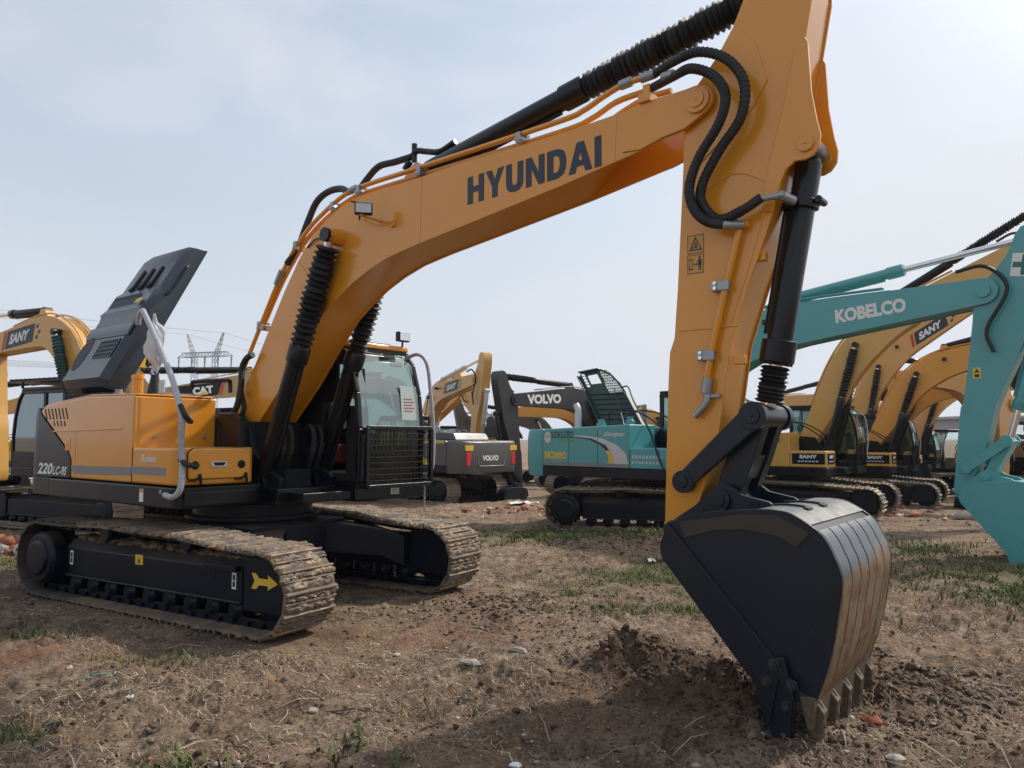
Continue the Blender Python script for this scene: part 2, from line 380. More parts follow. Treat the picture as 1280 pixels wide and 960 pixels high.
def shoe_mesh(seed=None, muddy=0.):
    """one triple-grouser shoe: x along the chain, y across, z outwards (z = 0 is the grouser tip)"""
    w = .3; mb = MB()
    prof = [(-.098, -.045), (-.098, -.026), (-.090, 0), (-.078, 0), (-.066, -.030), (-.008, -.030), (-.004, -.006), (.008, -.006), (.012, -.030), (.070, -.034), (.102, -.040), (.102, -.055), (-.06, -.052)]
    mb.prism(prof, -w, w)
    for y in (-.10, .07): mb.box(-.11, .10, y, y + .035, -.115, -.05)
    if seed is not None:
        g = random.Random(seed)
        for k in range(int(26 * muddy)):
            y = g.uniform(-.29, .29); x = g.choice((-.04, -.035, .035, .045)) + g.uniform(-.02, .02)
            mb.blob((x, y, -.026), g.uniform(.014, .034), g.random(), (1.0, 1.9, .75), .35)
        n = 22; m = 4                                           # cake of mud between the bars
        for (xa, xb) in ((-.066, -.006), (.012, .098)):
            vs = [(xa + (xb - xa) * j / (m - 1), -w + 2 * w * i / (n - 1), -.034 + (.022 * muddy * (.35 + g.random()) if 0 < j < m - 1 and 0 < i < n - 1 else -.004)) for i in range(n) for j in range(m)]
            mb.add(vs, [(i * m + j, i * m + j + 1, (i + 1) * m + j + 1, (i + 1) * m + j) for i in range(n - 1) for j in range(m - 1)])
    me = bpy.data.meshes.new('track_shoe'); me.from_pydata(mb.v, [], mb.f); me.validate(); finish(me); return me
GEO = dict(xr=-1.77, xf=1.79, rr=.43, rf=.395, zr=.435, zf=.40, bulge=.055)
def side_frame_mb(side):
    """side = -1: the crawler on the right of the machine; outer face looks to side"""
    s = side; mb = MB()
    def bx(x0, x1, ya, yb, z0, z1): mb.box(x0, x1, min(s * ya, s * yb), max(s * ya, s * yb), z0, z1)
    # long box beam with a roofed top
    o, i = 1.33, 1.05
    mb.prism([(s * i, .26), (s * o, .26), (s * o, .56), (s * (o - .07), .645), (s * (i + .04), .66), (s * i, .60)], -1.45, 1.42, 'x')
    bx(-1.45, 1.42, o, o + .03, .255, .275)
    return mb
def crawler(root, side, rz, hero=False, light=False):
    s = side; nm = 'crawler'
    cr = part(nm, side_frame_mb(s), 'frame', root, .012, rz=rz)
    g = MB()                                                    # idler guard box at the front end
    g.prism([(1.46, .20), (2.02, .20), (2.02, .64), (1.96, .70), (1.5, .70), (1.46, .66)], min(s * 1.02, s * 1.36), max(s * 1.02, s * 1.36)); part('idler_guard', g, 'frame', cr, .03)
    m = MB()                                                    # final drive and sprocket at the rear
    m.lathe((-1.77, s * 1.1, .435), (-1.77, s * 1.47, .435), [(0, .22), (.45, .22), (.5, .285), (.9, .285), (1, .25)], 24)
    m.lathe((-1.77, s * 1.47, .435), (-1.77, s * 1.50, .435), [(0, .2), (1, .17)], 20); part('final_drive', m, 'frame', cr, .008)
    m = MB(); T = []
    for k in range(42): a = 2 * math.pi * k / 42; r = .335 if k % 2 else .28; T.append((-1.77 + r * math.cos(a), .435 + r * math.sin(a)))
    m.prism(T, min(s * 1.165, s * 1.225), max(s * 1.165, s * 1.225)); part('sprocket', m, 'frame', cr)
    m = MB(); m.lathe((1.79, s * 1.08, .40), (1.79, s * 1.31, .40), [(0, .24), (.1, .28), (.3, .28), (.3, .30), (.7, .30), (.7, .28), (.9, .28), (1, .24)], 28); part('idler', m, 'frame', cr)
    if hero or not light:
        for x in [-1.3 + .325 * k for k in range(9)]:
            m = MB(); m.lathe((x, s * 1.06, .19), (x, s * 1.34, .19), [(0, .05), (.1, .07), (.15, .095), (.4, .095), (.4, .07), (.6, .07), (.6, .095), (.85, .095), (.9, .07), (1, .05)], 14)
            part('track_roller', m, 'frame', cr)
        for x in (-.72, .62):
            m = MB(); m.lathe((x, s * 1.05, .755), (x, s * 1.36, .755), [(0, .04), (.3, .04), (.3, .075), (.85, .075), (.9, .095), (1, .08)], 16); m.box(x - .05, x + .05, min(s * 1.07, s * 1.15), max(s * 1.07, s * 1.15), .6, .76)
            part('carrier_roller', m, 'frame', cr)
    at, T = chain_path(**GEO); n = 49; yc = s * 1.195
    if hero:
        clean = [shoe_mesh(k, .35) for k in range(3)]; dirty = [shoe_mesh(10 + k, 1.25) for k in range(5)]
        for me in clean + dirty: me.materials.append(MATS['shoe'])
        rear = shoe_mesh(50, .3); rear.materials.append(MATS['shoeshaded'])
        gm = random.Random(5 + s); 
        for k in range(n):
            q = at(T * (k + .35) / n); e = at(T * (k + .35) / n + .01) - at(T * (k + .35) / n - .01); a = math.atan2(e.y, e.x)
            front = q.x > .4 or (q.y > .5 and q.x > -.3)
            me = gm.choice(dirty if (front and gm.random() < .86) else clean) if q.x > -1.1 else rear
            o = bpy.data.objects.new('track_shoe', me); COL.objects.link(o); o.parent = cr; o.location = (q.x, yc, q.y); o.rotation_euler = (0, -a, 0)
        lk = MB()
        for k in range(n):                                      # the chain links under the shoes
            q = at(T * (k + .35) / n); e = at(T * (k + .35) / n + .01) - at(T * (k + .35) / n - .01); e.normalize(); nn = Vector((e.y, -e.x))
            for y in (-.085, .085):
                a = Vector((q.x, yc + y, q.y)) + Vector((nn.x, 0, nn.y)) * .085; d = Vector((e.x, 0, e.y)) * .095
                lk.bar(a - d, a + d, .035, .075); lk.cyl(a + d * .9 - Vector((0, .05 if y < 0 else .22, 0)), a + d * .9 + Vector((0, .05 if y > 0 else .22, 0)), .026, n=8)
        part('track_chain', lk, 'frame', cr)
    else:
        key = ('chain', s)
        if key not in _cache:
            base = shoe_mesh(); vs = [v.co.copy() for v in base.vertices]; fs = [tuple(p.vertices) for p in base.polygons]; mb = MB()
            for k in range(n):
                q = at(T * (k + .35) / n); e = at(T * (k + .35) / n + .01) - at(T * (k + .35) / n - .01); a = math.atan2(e.y, e.x)
                mb.M = Matrix.Translation((q.x, yc, q.y)) @ Matrix.Rotation(-a, 4, 'Y'); mb.add(vs, fs)
            mb.M = None; me = bpy.data.meshes.new('track_chain'); me.from_pydata(mb.v, [], mb.f); finish(me); me.materials.append(MATS['shoe']); _cache[key] = me
        part('track_chain', _cache[key], None, cr)
    return cr
_cache = {}
def car_body(root, rz, hero=False):
    m = MB(); m.cyl((0, 0, .82), (0, 0, 1.06), .66, n=40); m.cyl((0, 0, .86), (0, 0, .92), .74, n=40)
    m.prism([(-.75, -.7), (.75, -.7), (.95, 0), (.75, .7), (-.75, .7), (-.95, 0)], .50, .84, 'z')
    for sx in (-1, 1):
        for sy in (-1, 1):
            a = Vector((sx * .55, sy * .45, .66)); b = Vector((sx * 1.05, sy * .95, .56)); c = Vector((sx * 1.25, sy * 1.12, .45)); h = .17
            q = lambda p, w, h, dx, dy: [(p.x - dx * w, p.y - dy * w, p.z + h), (p.x + dx * w, p.y + dy * w, p.z + h), (p.x + dx * w, p.y + dy * w, p.z - h), (p.x - dx * w, p.y - dy * w, p.z - h)]
            dx, dy = (.8 * sx * sx, -.6 * sx * sy)
            m.ring([q(a, .34, .17, dx, dy), q(b, .30, .16, dx, dy), q(c, .28, .18, dx, dy)])
    return part('car_body', m, 'frame', root, .02, rz=rz)

# ---- cylinders, hoses
def hyd(root, p0, p1, body_end, rb, rr, bellow=True, bmat='boot', cmat='black', ribs=22, name='hydraulic_cylinder', gather=False, cr=None, rodmat='chrome', nn=18, ampl=.22):
    """p0 = foot pin, p1 = rod pin; body_end = share of the length taken by the tube"""
    p0 = Vector(p0); p1 = Vector(p1); d = p1 - p0; L = d.length; u = d / L; e = body_end; side = frame_from(u)[0]
    m = MB(); m.lathe(p0 + u * .05, p0 + u * (e * L), [(0, rb * .8), (.03, rb), (.88, rb), (.88, rb * 1.2), (.985, rb * 1.2), (1, rb * 1.05)], 24)
    y = Vector((0, 1, 0)); m.cyl(p0 - y * rb * 1.05, p0 + y * rb * 1.05, rb * .95)
    c = part(name, m, cmat, root, .004)
    a = frame_from(u); sd = Vector((u.z, 0, -u.x))
    m = MB(); m.tube([p0 + u * (.25 * e * L) + sd * rb * 1.15, p0 + u * (.86 * e * L) + sd * rb * 1.15], .022, 8, smooth=False); m.tube([p0 + u * (.25 * e * L) + sd * rb * 1.15, p0 + u * (.2 * e * L) + sd * rb * .9], .022, 8, smooth=False)
    part('supply_pipe', m, cmat, c)
    m = MB(); q = p0 + u * (e * L)
    m.cyl(q, p1 - u * rr, rr, n=14); part('rod', m, rodmat, c); m = MB(); m.cyl(p1 - y * rb * .9, p1 + y * rb * .9, rr * 1.6); part('rod_eye', m, cmat, c)
    if bellow:
        P = []; g = random.Random(3)
        if gather:                                              # a boot pushed into folds
            n = 9
            for k in range(2 * n + 1): P.append((k / (2 * n), rb * (.98 + (.17 if k % 2 else -.06) + g.uniform(-.09, .09))))
        else:
            for k in range(2 * ribs + 1):
                t = k / (2 * ribs); env = 1.0 + .10 * math.sin(math.pi * t)
                P.append((min(1, max(0, t + g.uniform(-.25, .25) / (2 * ribs))), rb * env * (1.0 + (ampl if k % 2 else -ampl * .55) + g.uniform(-.07, .07))))
        m = MB(); m.lathe(q + u * .01, p1 - u * (rb * 1.15), P, nn); part('bellows', m, bmat, c, ang=28)
    return c

# ---- bucket, traced once in the machine frame with its pin at BP
BP = (5.46, 1.13); LP = (5.798, 1.36)     # arm pin (behind the cheek), link pin (its boss shows on the ear)
BSKIN = [(5.587, 1.213), (5.72, 1.264), (5.90, 1.303), (6.071, 1.321), (6.20, 1.335), (6.30, 1.335), (6.393, 1.317), (6.531, 1.233), (6.585, 1.17), (6.618, 1.102), (6.645, 1.04), (6.658, .97), (6.655, .89), (6.641, .81), (6.605, .602), (6.55, .40), (6.500, .265)]
def bucket(root, mat, hero=False, rot=0, at=None, yc=.037, hw=.60, wornm=None):
    at = at or BP
    def T(p): x, z = p[0] - BP[0], p[1] - BP[1]; c, s = math.cos(rot), math.sin(rot); return (at[0] + x * c - z * s, at[1] + x * s + z * c)
    def TP(P): return [T(p) for p in P]
    y0, y1 = yc - hw, yc + hw
    inner = offset_poly(BSKIN + [(5.56, 1.10)], .02)
    skin = smooth2(BSKIN, 3); thick = [(x, z) for x, z in offset_open(skin, .022)]
    m = MB(); m.prism(TP(skin + thick[::-1]), y0 + .012, y1 - .012); b = part('bucket', m, mat, root, .003, ang=50)
    sidep = offset_poly(skin + [(6.455, .27), (5.56, 1.17)], -.012)
    for ya, yb in ((y0 - .006, y0 + .018), (y1 - .018, y1 + .006)):
        m = MB(); m.prism(TP(sidep), ya, yb); part('side_plate', m, mat, b, .004)
    # lip plates standing proud along the mouth
    lip = [(5.587, 1.222), (5.535, 1.10), (5.527, 1.06), (5.544, .985), (6.165, .285), (6.30, .235), (6.46, .245), (6.47, .285), (6.43, .30)]
    for ya, yb in ((y0 - .028, y0 - .004), (y1 + .004, y1 + .028)):
        m = MB(); m.prism(TP(lip), ya, yb); part('lip_plate', m, mat, b, .004)
    # cheek patch: the heavier plate that follows the skin inside the side
    if hero:
        P = [(5.66, 1.235), (6.07, 1.305), (6.30, 1.315), (6.50, 1.225), (6.42, 1.13)] + [(6.31, 1.19), (6.10, 1.215), (5.9, 1.195), (5.70, 1.13)]
        m = MB(); m.prism(TP(P), y0 - .014, y0 - .004); part('cheek_plate', m, 'cheekmud', b, .003)
    # base edge and teeth
    edge = [(6.395, .29), (6.512, .27), (6.492, .03 + .085), (6.455, .105)]
    m = MB(); m.prism(TP([(6.42, .285), (6.512, .282), (6.498, .10), (6.462, .10)]), y0 - .03, y1 + .03); part('cutting_edge', m, 'toothsteel' if hero else mat, b, .006)
    for k in range(5):
        y = y0 + .06 + (2 * hw - .12) * k / 4; m = MB(); w = .040; w2 = .026
        A = TP([(6.505, .245), (6.545, .19), (6.515, -.035), (6.475, -.045), (6.445, .10), (6.455, .20)])
        n = len(A); hwid = [w, w, w2, w2, w, w]
        m.ring([[(A[i][0], y - hwid[i], A[i][1]) for i in range(n)], [(A[i][0], y + hwid[i], A[i][1]) for i in range(n)]])
        m.prism(TP([(6.505, .262), (6.53, .22), (6.545, .10), (6.50, .10)]), y - .014, y + .014)
        part('tooth', m, 'toothsteel' if hero else mat, b, .006)
    # bolted side cutters
    for s, yy in ((-1, y0 - .03), (1, y1 + .03)):
        cut = [(6.285, .475), (6.345, .49), (6.405, .245), (6.395, .02), (6.35, -.045), (6.30, -.03), (6.165, .245), (6.19, .345)]
        m = MB(); m.prism(TP(cut), min(yy, yy + s * .035), max(yy, yy + s * .035)); c = part('side_cutter', m, mat, b, .006)
        if hero:
            m = MB()
            m.prism(TP([(6.30, .36), (6.318, .36), (6.262, .10), (6.24, .12)]), min(yy + s * .035, yy + s * .055), max(yy + s * .035, yy + s * .055))
            m.prism(TP([(6.38, .26), (6.398, .26), (6.372, -.02), (6.345, -.03)]), min(yy + s * .035, yy + s * .055), max(yy + s * .035, yy + s * .055)); part('cutter_rib', m, mat, c, .003)
            for q in ((6.289, .445), (6.243, .335), (6.392, .345), (6.362, .215)):
                x, z = T(q); m = MB(); m.cyl((x, yy + s * .034, z), (x, yy + s * .043, z), .033, n=20); m.cyl((x, yy + s * .043, z), (x, yy + s * .068, z), .022, n=6); m.cyl((x, yy + s * .068, z), (x, yy + s * .08, z), .012, n=10)
                part('bolt', m, 'boltsteel', c, .002)
    # ears that carry the pins
    for ya in (yc - .265, yc + .23):
        ear = [(5.40, 1.03), (5.38, 1.14), (5.44, 1.20), (5.62, 1.32), (5.72, 1.425), (5.80, 1.47), (5.86, 1.462), (5.95, 1.40), (6.13, 1.365), (6.20, 1.315), (6.10, 1.30), (5.85, 1.26), (5.66, 1.15), (5.50, 1.04)]
        m = MB(); m.prism(TP(ear), ya, ya + .035)
        e = part('bucket_ear', m, mat, b, .003)
        if hero:
            x, z = T((6.035, 1.338)); m = MB(); m.lathe((x, ya - .012, z), (x, ya + .047, z), [(0, .030), (1, .030)], 20); part('pin_boss', m, 'darkin', e)
    for q_ in (BP, LP): x, z = T(q_); m = MB(); m.cyl((x, yc - .30, z), (x, yc + .30, z), .075, n=28); m.cyl((x, yc - .315, z), (x, yc + .315, z), .045, n=20); part('bucket_pin', m, mat, b, .004)
    # wear strips down the back
    if hero:
        m = MB(); path = skin[21:]; out = offset_open(path, -.012); n = 6; gp = .018; W = (2 * hw - .03) / n
        P = path + out[::-1]
        for k in range(n):
            a = y0 + .015 + W * k; m.prism(TP(P), a + gp / 2 + .002, a + W - gp / 2)
        part('wear_strips', m, wornm, b, .004, ang=50)
        m = MB(); path = skin[11:21]; out = offset_open(path, -.010); m.prism(TP(path + out[::-1]), y0 + .02, y1 - .02); part('heel_plate', m, 'heelsteel', b, .003, ang=50)
        for ya in (yc - .25, yc + .06):
            m = MB(); pth = skin[10:19]; o1 = offset_open(pth, -.010); o2 = offset_open(pth, -.024); m.prism(TP(o1 + o2[::-1]), ya, ya + .03); m.prism(TP(o1[-2:] + o2[-2:][::-1]), ya - .05, ya + .03); part('heel_rib', m, mat, b, .003, ang=50)
    return b
def offset_open(P, d):
    out = []
    for i in range(len(P)):
        a = Vector(P[max(0, i - 1)]); c = Vector(P[min(len(P) - 1, i + 1)]); e = (c - a).normalized(); out.append((P[i][0] + e.y * d, P[i][1] - e.x * d))
    return out
m_, nt_, b_, o_ = newmat('heelsteel'); v_ = coords(nt_)
nt_.links.new(ramp(nt_, noise(nt_, 7, 7, .7, v_), [(.35, (.09, .095, .10)), (.6, (.21, .205, .19)), (.8, (.30, .28, .25))]), b_.inputs['Base Color']); b_.inputs['Roughness'].default_value = .42; b_.inputs['Metallic'].default_value = .35
# ---- boxes with rounded corners in plan, used for bodies
def rrect(x0, x1, y0, y1, rs, k=5):
    """rounded rectangle, rs = radii at (x0,y0),(x1,y0),(x1,y1),(x0,y1)"""
    out = []
    for (cx, cy, a0), r in zip(((x0, y0, 180), (x1, y0, 270), (x1, y1, 0), (x0, y1, 90)), rs):
        sx = 1 if cx == x0 else -1; sy = 1 if cy == y0 else -1
        if r <= 0: out.append((cx, cy)); continue
        for j in range(k + 1):
            a = R_(a0 + 90 * j / k); out.append((cx + sx * r + r * math.cos(a), cy + sy * r + r * math.sin(a)))
    return out
# ================================================================== the near excavator
Y0 = .037
hero = empty('excavator', (0, 0, 0), 0, 'large orange-yellow excavator with dark bucket on the soil, its dark engine hood raised', 'excavator')
crawler(hero, -1, 0, hero=True); crawler(hero, 1, 0, hero=True); car_body(hero, 0)
_n0 = set(bpy.data.objects)
H = hero
def box_part(name, dims, mat, parent, bev=.01, seg=2): m = MB(); m.box(*dims); return part(name, m, mat, parent, bev, seg)
# --- revolving frame
m = MB()
m.prism(rrect(-2.20, .76, -1.365, -.42, (.0, .10, 0, 0)), 1.075, 1.285, 'z')
fr = part('revolving_frame', m, 'navy', H, .02, 3)
m = MB(); m.box(-2.2, 1.05, -.42, .36, 1.08, 1.24); m.box(-2.2, .9, .36, 1.36, 1.08, 1.25); m.box(.76, .80, -1.30, -.50, 1.10, 1.24); m.box(1.05, 1.32, -.3, .36, 1.10, 1.2); part('deck', m, 'black', fr, .01)
m = MB(); m.box(-1.6, .4, -.42, .36, 1.24, 1.95); m.box(-1.7, -.5, .36, 1.3, 1.25, 2.16); part('engine_bay', m, 'darkin', H, .02)
for y in (-.33, .345):
    m = MB(); m.prism([(-.35, 1.24), (.98, 1.24), (1.0, 1.34), (.82, 1.42), (.50, 1.62), (.42, 1.86), (.30, 1.98), (.10, 1.99), (-.02, 1.88), (-.3, 1.5)], y - .03, y + .03); m.cyl((.22, y - .05, 1.80), (.22, y + .05, 1.80), .13, n=24); m.cyl((.70, y - .09, 1.27), (.70, y + .09, 1.27), .11, n=24)
    part('boom_bracket', m, 'navy', fr, .006)
# --- counterweight with round corners, split line and lower cap
m = MB(); pl = [(-2.60, -1.345), (-2.70, -1.345), (-2.78, -1.32), (-2.82, -1.26), (-2.87, -.95), (-2.92, -.5), (-2.94, 0), (-2.92, .5), (-2.87, .95), (-2.82, 1.26), (-2.78, 1.32), (-2.70, 1.345), (-2.60, 1.345)][::-1]
def shrink(P, cx, f): return [(cx + (x - cx) * f, y * f) for x, y in P]
rings = []
for z, f in ((1.12, .965), (1.075, .93)): pass
zs = [(1.075, .95), (1.12, .985), (1.20, 1.0), (1.285, 1.004)]
m.ring([[(x if x > -2.65 else -2.6 + (x + 2.6) * f, y * (.97 + .03 * f), z) for x, y in pl] for z, f in zs][::1]); cw = part('counterweight', m, 'navy', H, .008, ang=50)
m = MB(); m.ring([[(x if x > -2.65 else -2.6 + (x + 2.6) * f, y * (.9 + .1 * f), z) for x, y in pl] for z, f in [(1.293, .985), (1.6, .99), (1.95, .975), (2.06, .95), (2.12, .90), (2.14, .82)]]); part('counterweight_block', m, 'navy', cw, .006, ang=50)
m = MB(); m.box(-2.62, -2.18, -1.345, -1.0, 1.285, 1.30); m.box(-2.60, -2.20, -1.36, 1.33, 1.08, 1.283)
part('counterweight_skirt', m, 'navy', cw, .01)
# --- dark wedge on the right flank with the model number
m = MB(); m.prism([(-2.60, 1.30), (-1.64, 1.30), (-1.64, 1.50), (-1.72, 1.60), (-2.525, 2.05), (-2.555, 2.13), (-2.60, 2.14)], -1.352, -1.20); wd = part('side_panel', m, 'navy', H, .006)
lettering('model_number', '220', (-2.555, -1.3545, 1.325), (.42, 0, 0), (.0, 0, .138), 'white', wd, .035, .12)
lettering('model_letters', 'LC-9S', (-2.115, -1.3545, 1.325), (.37, 0, 0), (.0, 0, .105), 'white', wd, .03, .12)
# --- long engine cover panel (door with slanted vents)
ds = [(-2.52, 2.06), (-1.715, 1.605), (-1.632, 1.505), (-1.632, 1.30), (-.165, 1.30), (-.165, 2.215), (-1.2, 2.235), (-2.40, 2.165), (-2.53, 2.11)]
m = MB(); m.prism(ds, -1.35, -1.17); dr = part('engine_door', m, 'yellow', H, .022, 3)
m = MB(); m.prism([(-2.30, 2.165), (-1.2, 2.235), (-.165, 2.215), (-.165, 2.235), (-1.2, 2.258), (-2.32, 2.185)], -1.33, -.45); part('top_cover', m, 'yellow', H, .02, 3)
# crease, seams, stripe
m = MB()
m.prism([(-2.15, 1.832), (-.42, 1.858), (-.42, 1.874), (-2.15, 1.848)], -1.362, -1.349); part('raised_crease', m, 'yellow', dr, .005)
m = MB(); m.box(-1.521, -1.518, -1.3508, -1.33, 1.31, 1.83); part('door_seam', m, 'darkin', dr)
m = MB(); flat(m, (0, -1.35, 0), (1, 0, 0), (0, 0, 1), [(-1.63, 1.447), (-.175, 1.462), (-.175, 1.375), (-1.50, 1.352), (-1.58, 1.37)], .0025); part('grey_stripe', m, 'greydecal', dr)
for k in range(7):
    x = -2.43 + .098 * k
    for z0, z1 in ((2.115, 1.985), (1.965, 1.90)):
        xx = x + (.07 if z0 < 2 else 0)
        if z0 < 2 and (k == 6 or k < 2): continue
        m = MB(); m.prism([(xx, z0), (xx + .028, z0), (xx + .028 + (z0 - z1) * .52, z1), (xx + (z0 - z1) * .52, z1)], -1.3525, -1.33); part('vent_slot', m, 'darkin', dr)
m = MB(); m.box(-1.80, -1.66, -1.356, -1.34, 1.615, 1.765); lt = part('door_latch', m, 'yellow', dr, .012); m = MB(); m.box(-1.765, -1.695, -1.3585, -1.35, 1.645, 1.735); m.cyl((-1.73, -1.365, 1.685), (-1.73, -1.35, 1.685), .012); part('latch_plate', m, 'yellow', lt, .006)
# --- tank (tall box) behind the tool box
m = MB(); m.prism(rrect(-.158, .10 - .30, -1.335, -.42, (0, .07, .02, 0)), 1.70, 2.215, 'z'); 
m.prism(rrect(-.162, -.19, -1.33, -.42, (0, 0, 0, 0)), 1.70, 2.2, 'z') if False else None
MBt = MB(); MBt.prism(rrect(-.60, -.155, -1.347, -.42, (0, .075, .02, 0), 7), 1.31, 2.205, 'z'); tk = part('fuel_tank', MBt, 'yellow', H, .015, 3)
m = MB(); m.prism(rrect(-.58, -.185, -1.315, -.45, (.02, .06, .02, .02)), 2.205, 2.232, 'z'); part('tank_lid', m, 'yellow', tk, .01)
for y in (-1.13, -.56):
    m = MB(); m.cyl((-.156, y, 1.775), (-.146, y, 1.775), .022, n=14); m.cyl((-.146, y, 1.775), (-.14, y, 1.775), .012, n=8); part('bolt', m, 'steel', tk)
# --- tool box
m = MB(); m.prism(rrect(-.150, .745, -1.362, -.50, (.0, .12, .06, 0), 7), 1.30, 1.672, 'z'); tb = part('tool_box', m, 'yellow', H, .03, 4)
m = MB(); m.prism([(-1.235, 1.36), (-.60, 1.36), (-.565, 1.40), (-.565, 1.60), (-.64, 1.665), (-1.20, 1.665), (-1.25, 1.62), (-1.25, 1.39)], .745, .778, 'x'); ld = part('tool_box_lid', m, 'yellow', tb, .018, 4)
m = MB(); m.prism([(x * 1 + (x + .91) * .018, z + (z - 1.51) * .03) for x, z in [(-1.235, 1.36), (-.60, 1.36), (-.565, 1.40), (-.565, 1.60), (-.64, 1.665), (-1.20, 1.665), (-1.25, 1.62), (-1.25, 1.39)]], .7455, .7495, 'x'); part('lid_seal', m, 'darkin', tb)
m = MB(); m.box(-.155, .70, -1.364, -1.34, 1.655, 1.662) if False else m.box(.20, .206, -1.3645, -1.35, 1.31, 1.64); m.box(-.157, -.150, -1.3645, -1.35, 1.31, 1.70)
m = MB(); m.box(-.1585, -.156, -1.357, -1.35, 1.31, 1.67); part('door_seam', m, 'darkin', tb)
m = MB(); m.box(-.14, .55, -1.3645, -1.362, 1.395, 1.475); part('grey_stripe', m, 'greydecal', tb)
lettering('box_lettering', 'Robex', (.045, -1.3625, 1.525), (.31, 0, 0), (0, 0, .075), 'white', tb, .02, .1)
m = MB(); m.prism(rrect(-1.02, -.84, 1.475, 1.535, (.02,) * 4), .776, .792, 'x'); hd = part('handle', m, 'silver', ld, .006, 3); m = MB(); m.prism([(-1.0, 1.525), (-.86, 1.525), (-.885, 1.492), (-.975, 1.492)], .789, .794, 'x'); part('handle_recess', m, 'darkin', hd)
for y in (-1.185, -.675):
    m = MB(); m.cyl((.775, y, 1.50), (.785, y, 1.50), .042, n=20); m.box(.783, .793, y - .04, y + .04, 1.492, 1.508); m.box(.783, .793, y - .008, y + .008, 1.46, 1.54); m.cyl((.783, y, 1.50), (.80, y, 1.50), .017, n=12); k_ = part('lock', m, 'darkin', ld, .002)
    m = MB(); m.cyl((.775, y - .045, 1.50), (.775, y + .045, 1.50), .01)
    m = MB(); m.bar((.775, y - .02, 1.345), (.79, y + .05, 1.385), .03, .02); m.bar((.79, y + .05, 1.40), (.785, y + .065, 1.30), .022, .02); m.bar((.77, y - .06, 1.345), (.78, y, 1.352), .05, .012); m.cyl((.795, y + .05, 1.40), (.78, y + .05, 1.40), .018, n=10); part('toggle_latch', m, 'black', tb, .002)
m = MB(); flat(m, (.045, -1.366, 1.12), (.085, 0, 0), (0, 0, .13), SQ); st = part('sticker', m, 'white', fr); m = MB(); flat(m, (.05, -1.366, 1.215), (.075, 0, 0), (0, 0, .03), SQ, .004); part('sticker_band', m, 'stickorange', st)
m = MB(); m.cyl((.50, -1.365, 1.24), (.50, -1.385, 1.24), .022, n=12); part('bolt', m, 'steel', fr)
# front of the platform: black step plate under the tool box
m = MB(); m.box(.70, .80, -1.31, -.50, 1.235, 1.285); part('step_plate', m, 'black', fr, .006)
# --- things on the deck between tank and boom
m = MB(); m.box(-.35, .28, -.40, -.30, 1.25, 2.02); m.prism([(-.1, 1.3), (.34, 1.3), (.34, 1.98), (.25, 2.05), (-.1, 2.05)], -.43, -.385); part('side_guard', m, 'black', H, .02)
for k, P in enumerate([[(-.55, -.36, 2.12), (-.32, -.40, 2.02), (-.05, -.37, 1.98), (.12, -.34, 2.10), (.16, -.31, 2.35), (.14, -.29, 2.55), (.22, -.29, 2.66), (.33, -.28, 2.70)],
                       [(-.5, -.20, 2.1), (-.3, -.27, 1.98), (.0, -.28, 1.95), (.18, -.28, 2.08), (.10, -.27, 2.3)],
                       [(-.5, -.1, 2.0), (-.2, -.2, 1.9), (.1, -.25, 1.9)]]):
    m = MB(); m.tube(P, .035 if k == 0 else .028, 10); part('hydraulic_hose', m, 'rubber', H)
m = MB(); m.tube([(-.55, -.5, 2.33), (-.54, -.5, 2.40), (-.50, -.48, 2.42), (.0, -.40, 2.42), (.05, -.38, 2.38), (.06, -.38, 2.28)], .024, 8); part('grab_bar', m, 'black', H)
m = MB(); m.box(-.95, -.30, -.95, -.52, 2.235, 2.262); part('step_pad', m, 'grey', H, .004)
# filler, yellow exhaust stub, plastic-wrapped mirror and pole
m = MB(); m.lathe((-1.03, -.90, 2.23), (-1.03, -.90, 2.50), [(0, .075), (.06, .075), (.07, .062), (.78, .062), (.8, .07), (.97, .07), (1, .055)], 24); m.bar((-1.0, -.93, 2.515), (-.98, -.86, 2.515), .03, .02); part('filler_neck', m, 'yellow', H, .002)
m = MB(); m.lathe((-1.38, -.95, 2.24), (-1.38, -.95, 2.34), [(0, .06), (.6, .055), (.65, .04), (1, .04)], 16); part('tank_cap', m, 'grey', H)
m = MB(); m.lathe((-.73, -.85, 2.235), (-.73, -.85, 2.52), [(0, .10), (.06, .10), (.08, .085), (.8, .045), (1, .04)], 20); m.cyl((-.73, -.85, 2.5), (-.76, -.87, 2.66), .02); m.tube([(-.76, -.87, 2.62), (-.86, -.88, 2.60), (-.84, -.88, 2.70)], .018, 8); part('mirror_base', m, 'boot', H)
m = MB(); ax = Vector((-.74, -.86, 2.52)); 
m.ring([[(ax.x + .125 * w * math.cos(a) * (1 + .16 * math.sin(5 * a + z * 23) + .08 * math.sin(9 * a - z * 61)), ax.y + .085 * w * math.sin(a) * (1 + .22 * math.sin(4 * a + z * 20)) + .02 * math.sin(z * 17), 2.50 + z + .02 * math.sin(3 * a + z * 9)) for a in [2 * math.pi * k / 24 for k in range(24)]] for z, w in ((0, .5), (.05, .35), (.1, .5), (.16, .85), (.22, 1.0), (.3, 1.05), (.4, 1.0), (.48, .95), (.54, .7), (.58, .3), (.68, .15))]); part('wrapped_mirror', m, 'plasticwrap', H, ang=60)
m = MB(); m.box(-.62, -.50, -.86, -.845, 2.24, 2.42); part('plastic_flap', m, 'plasticwrap', H)
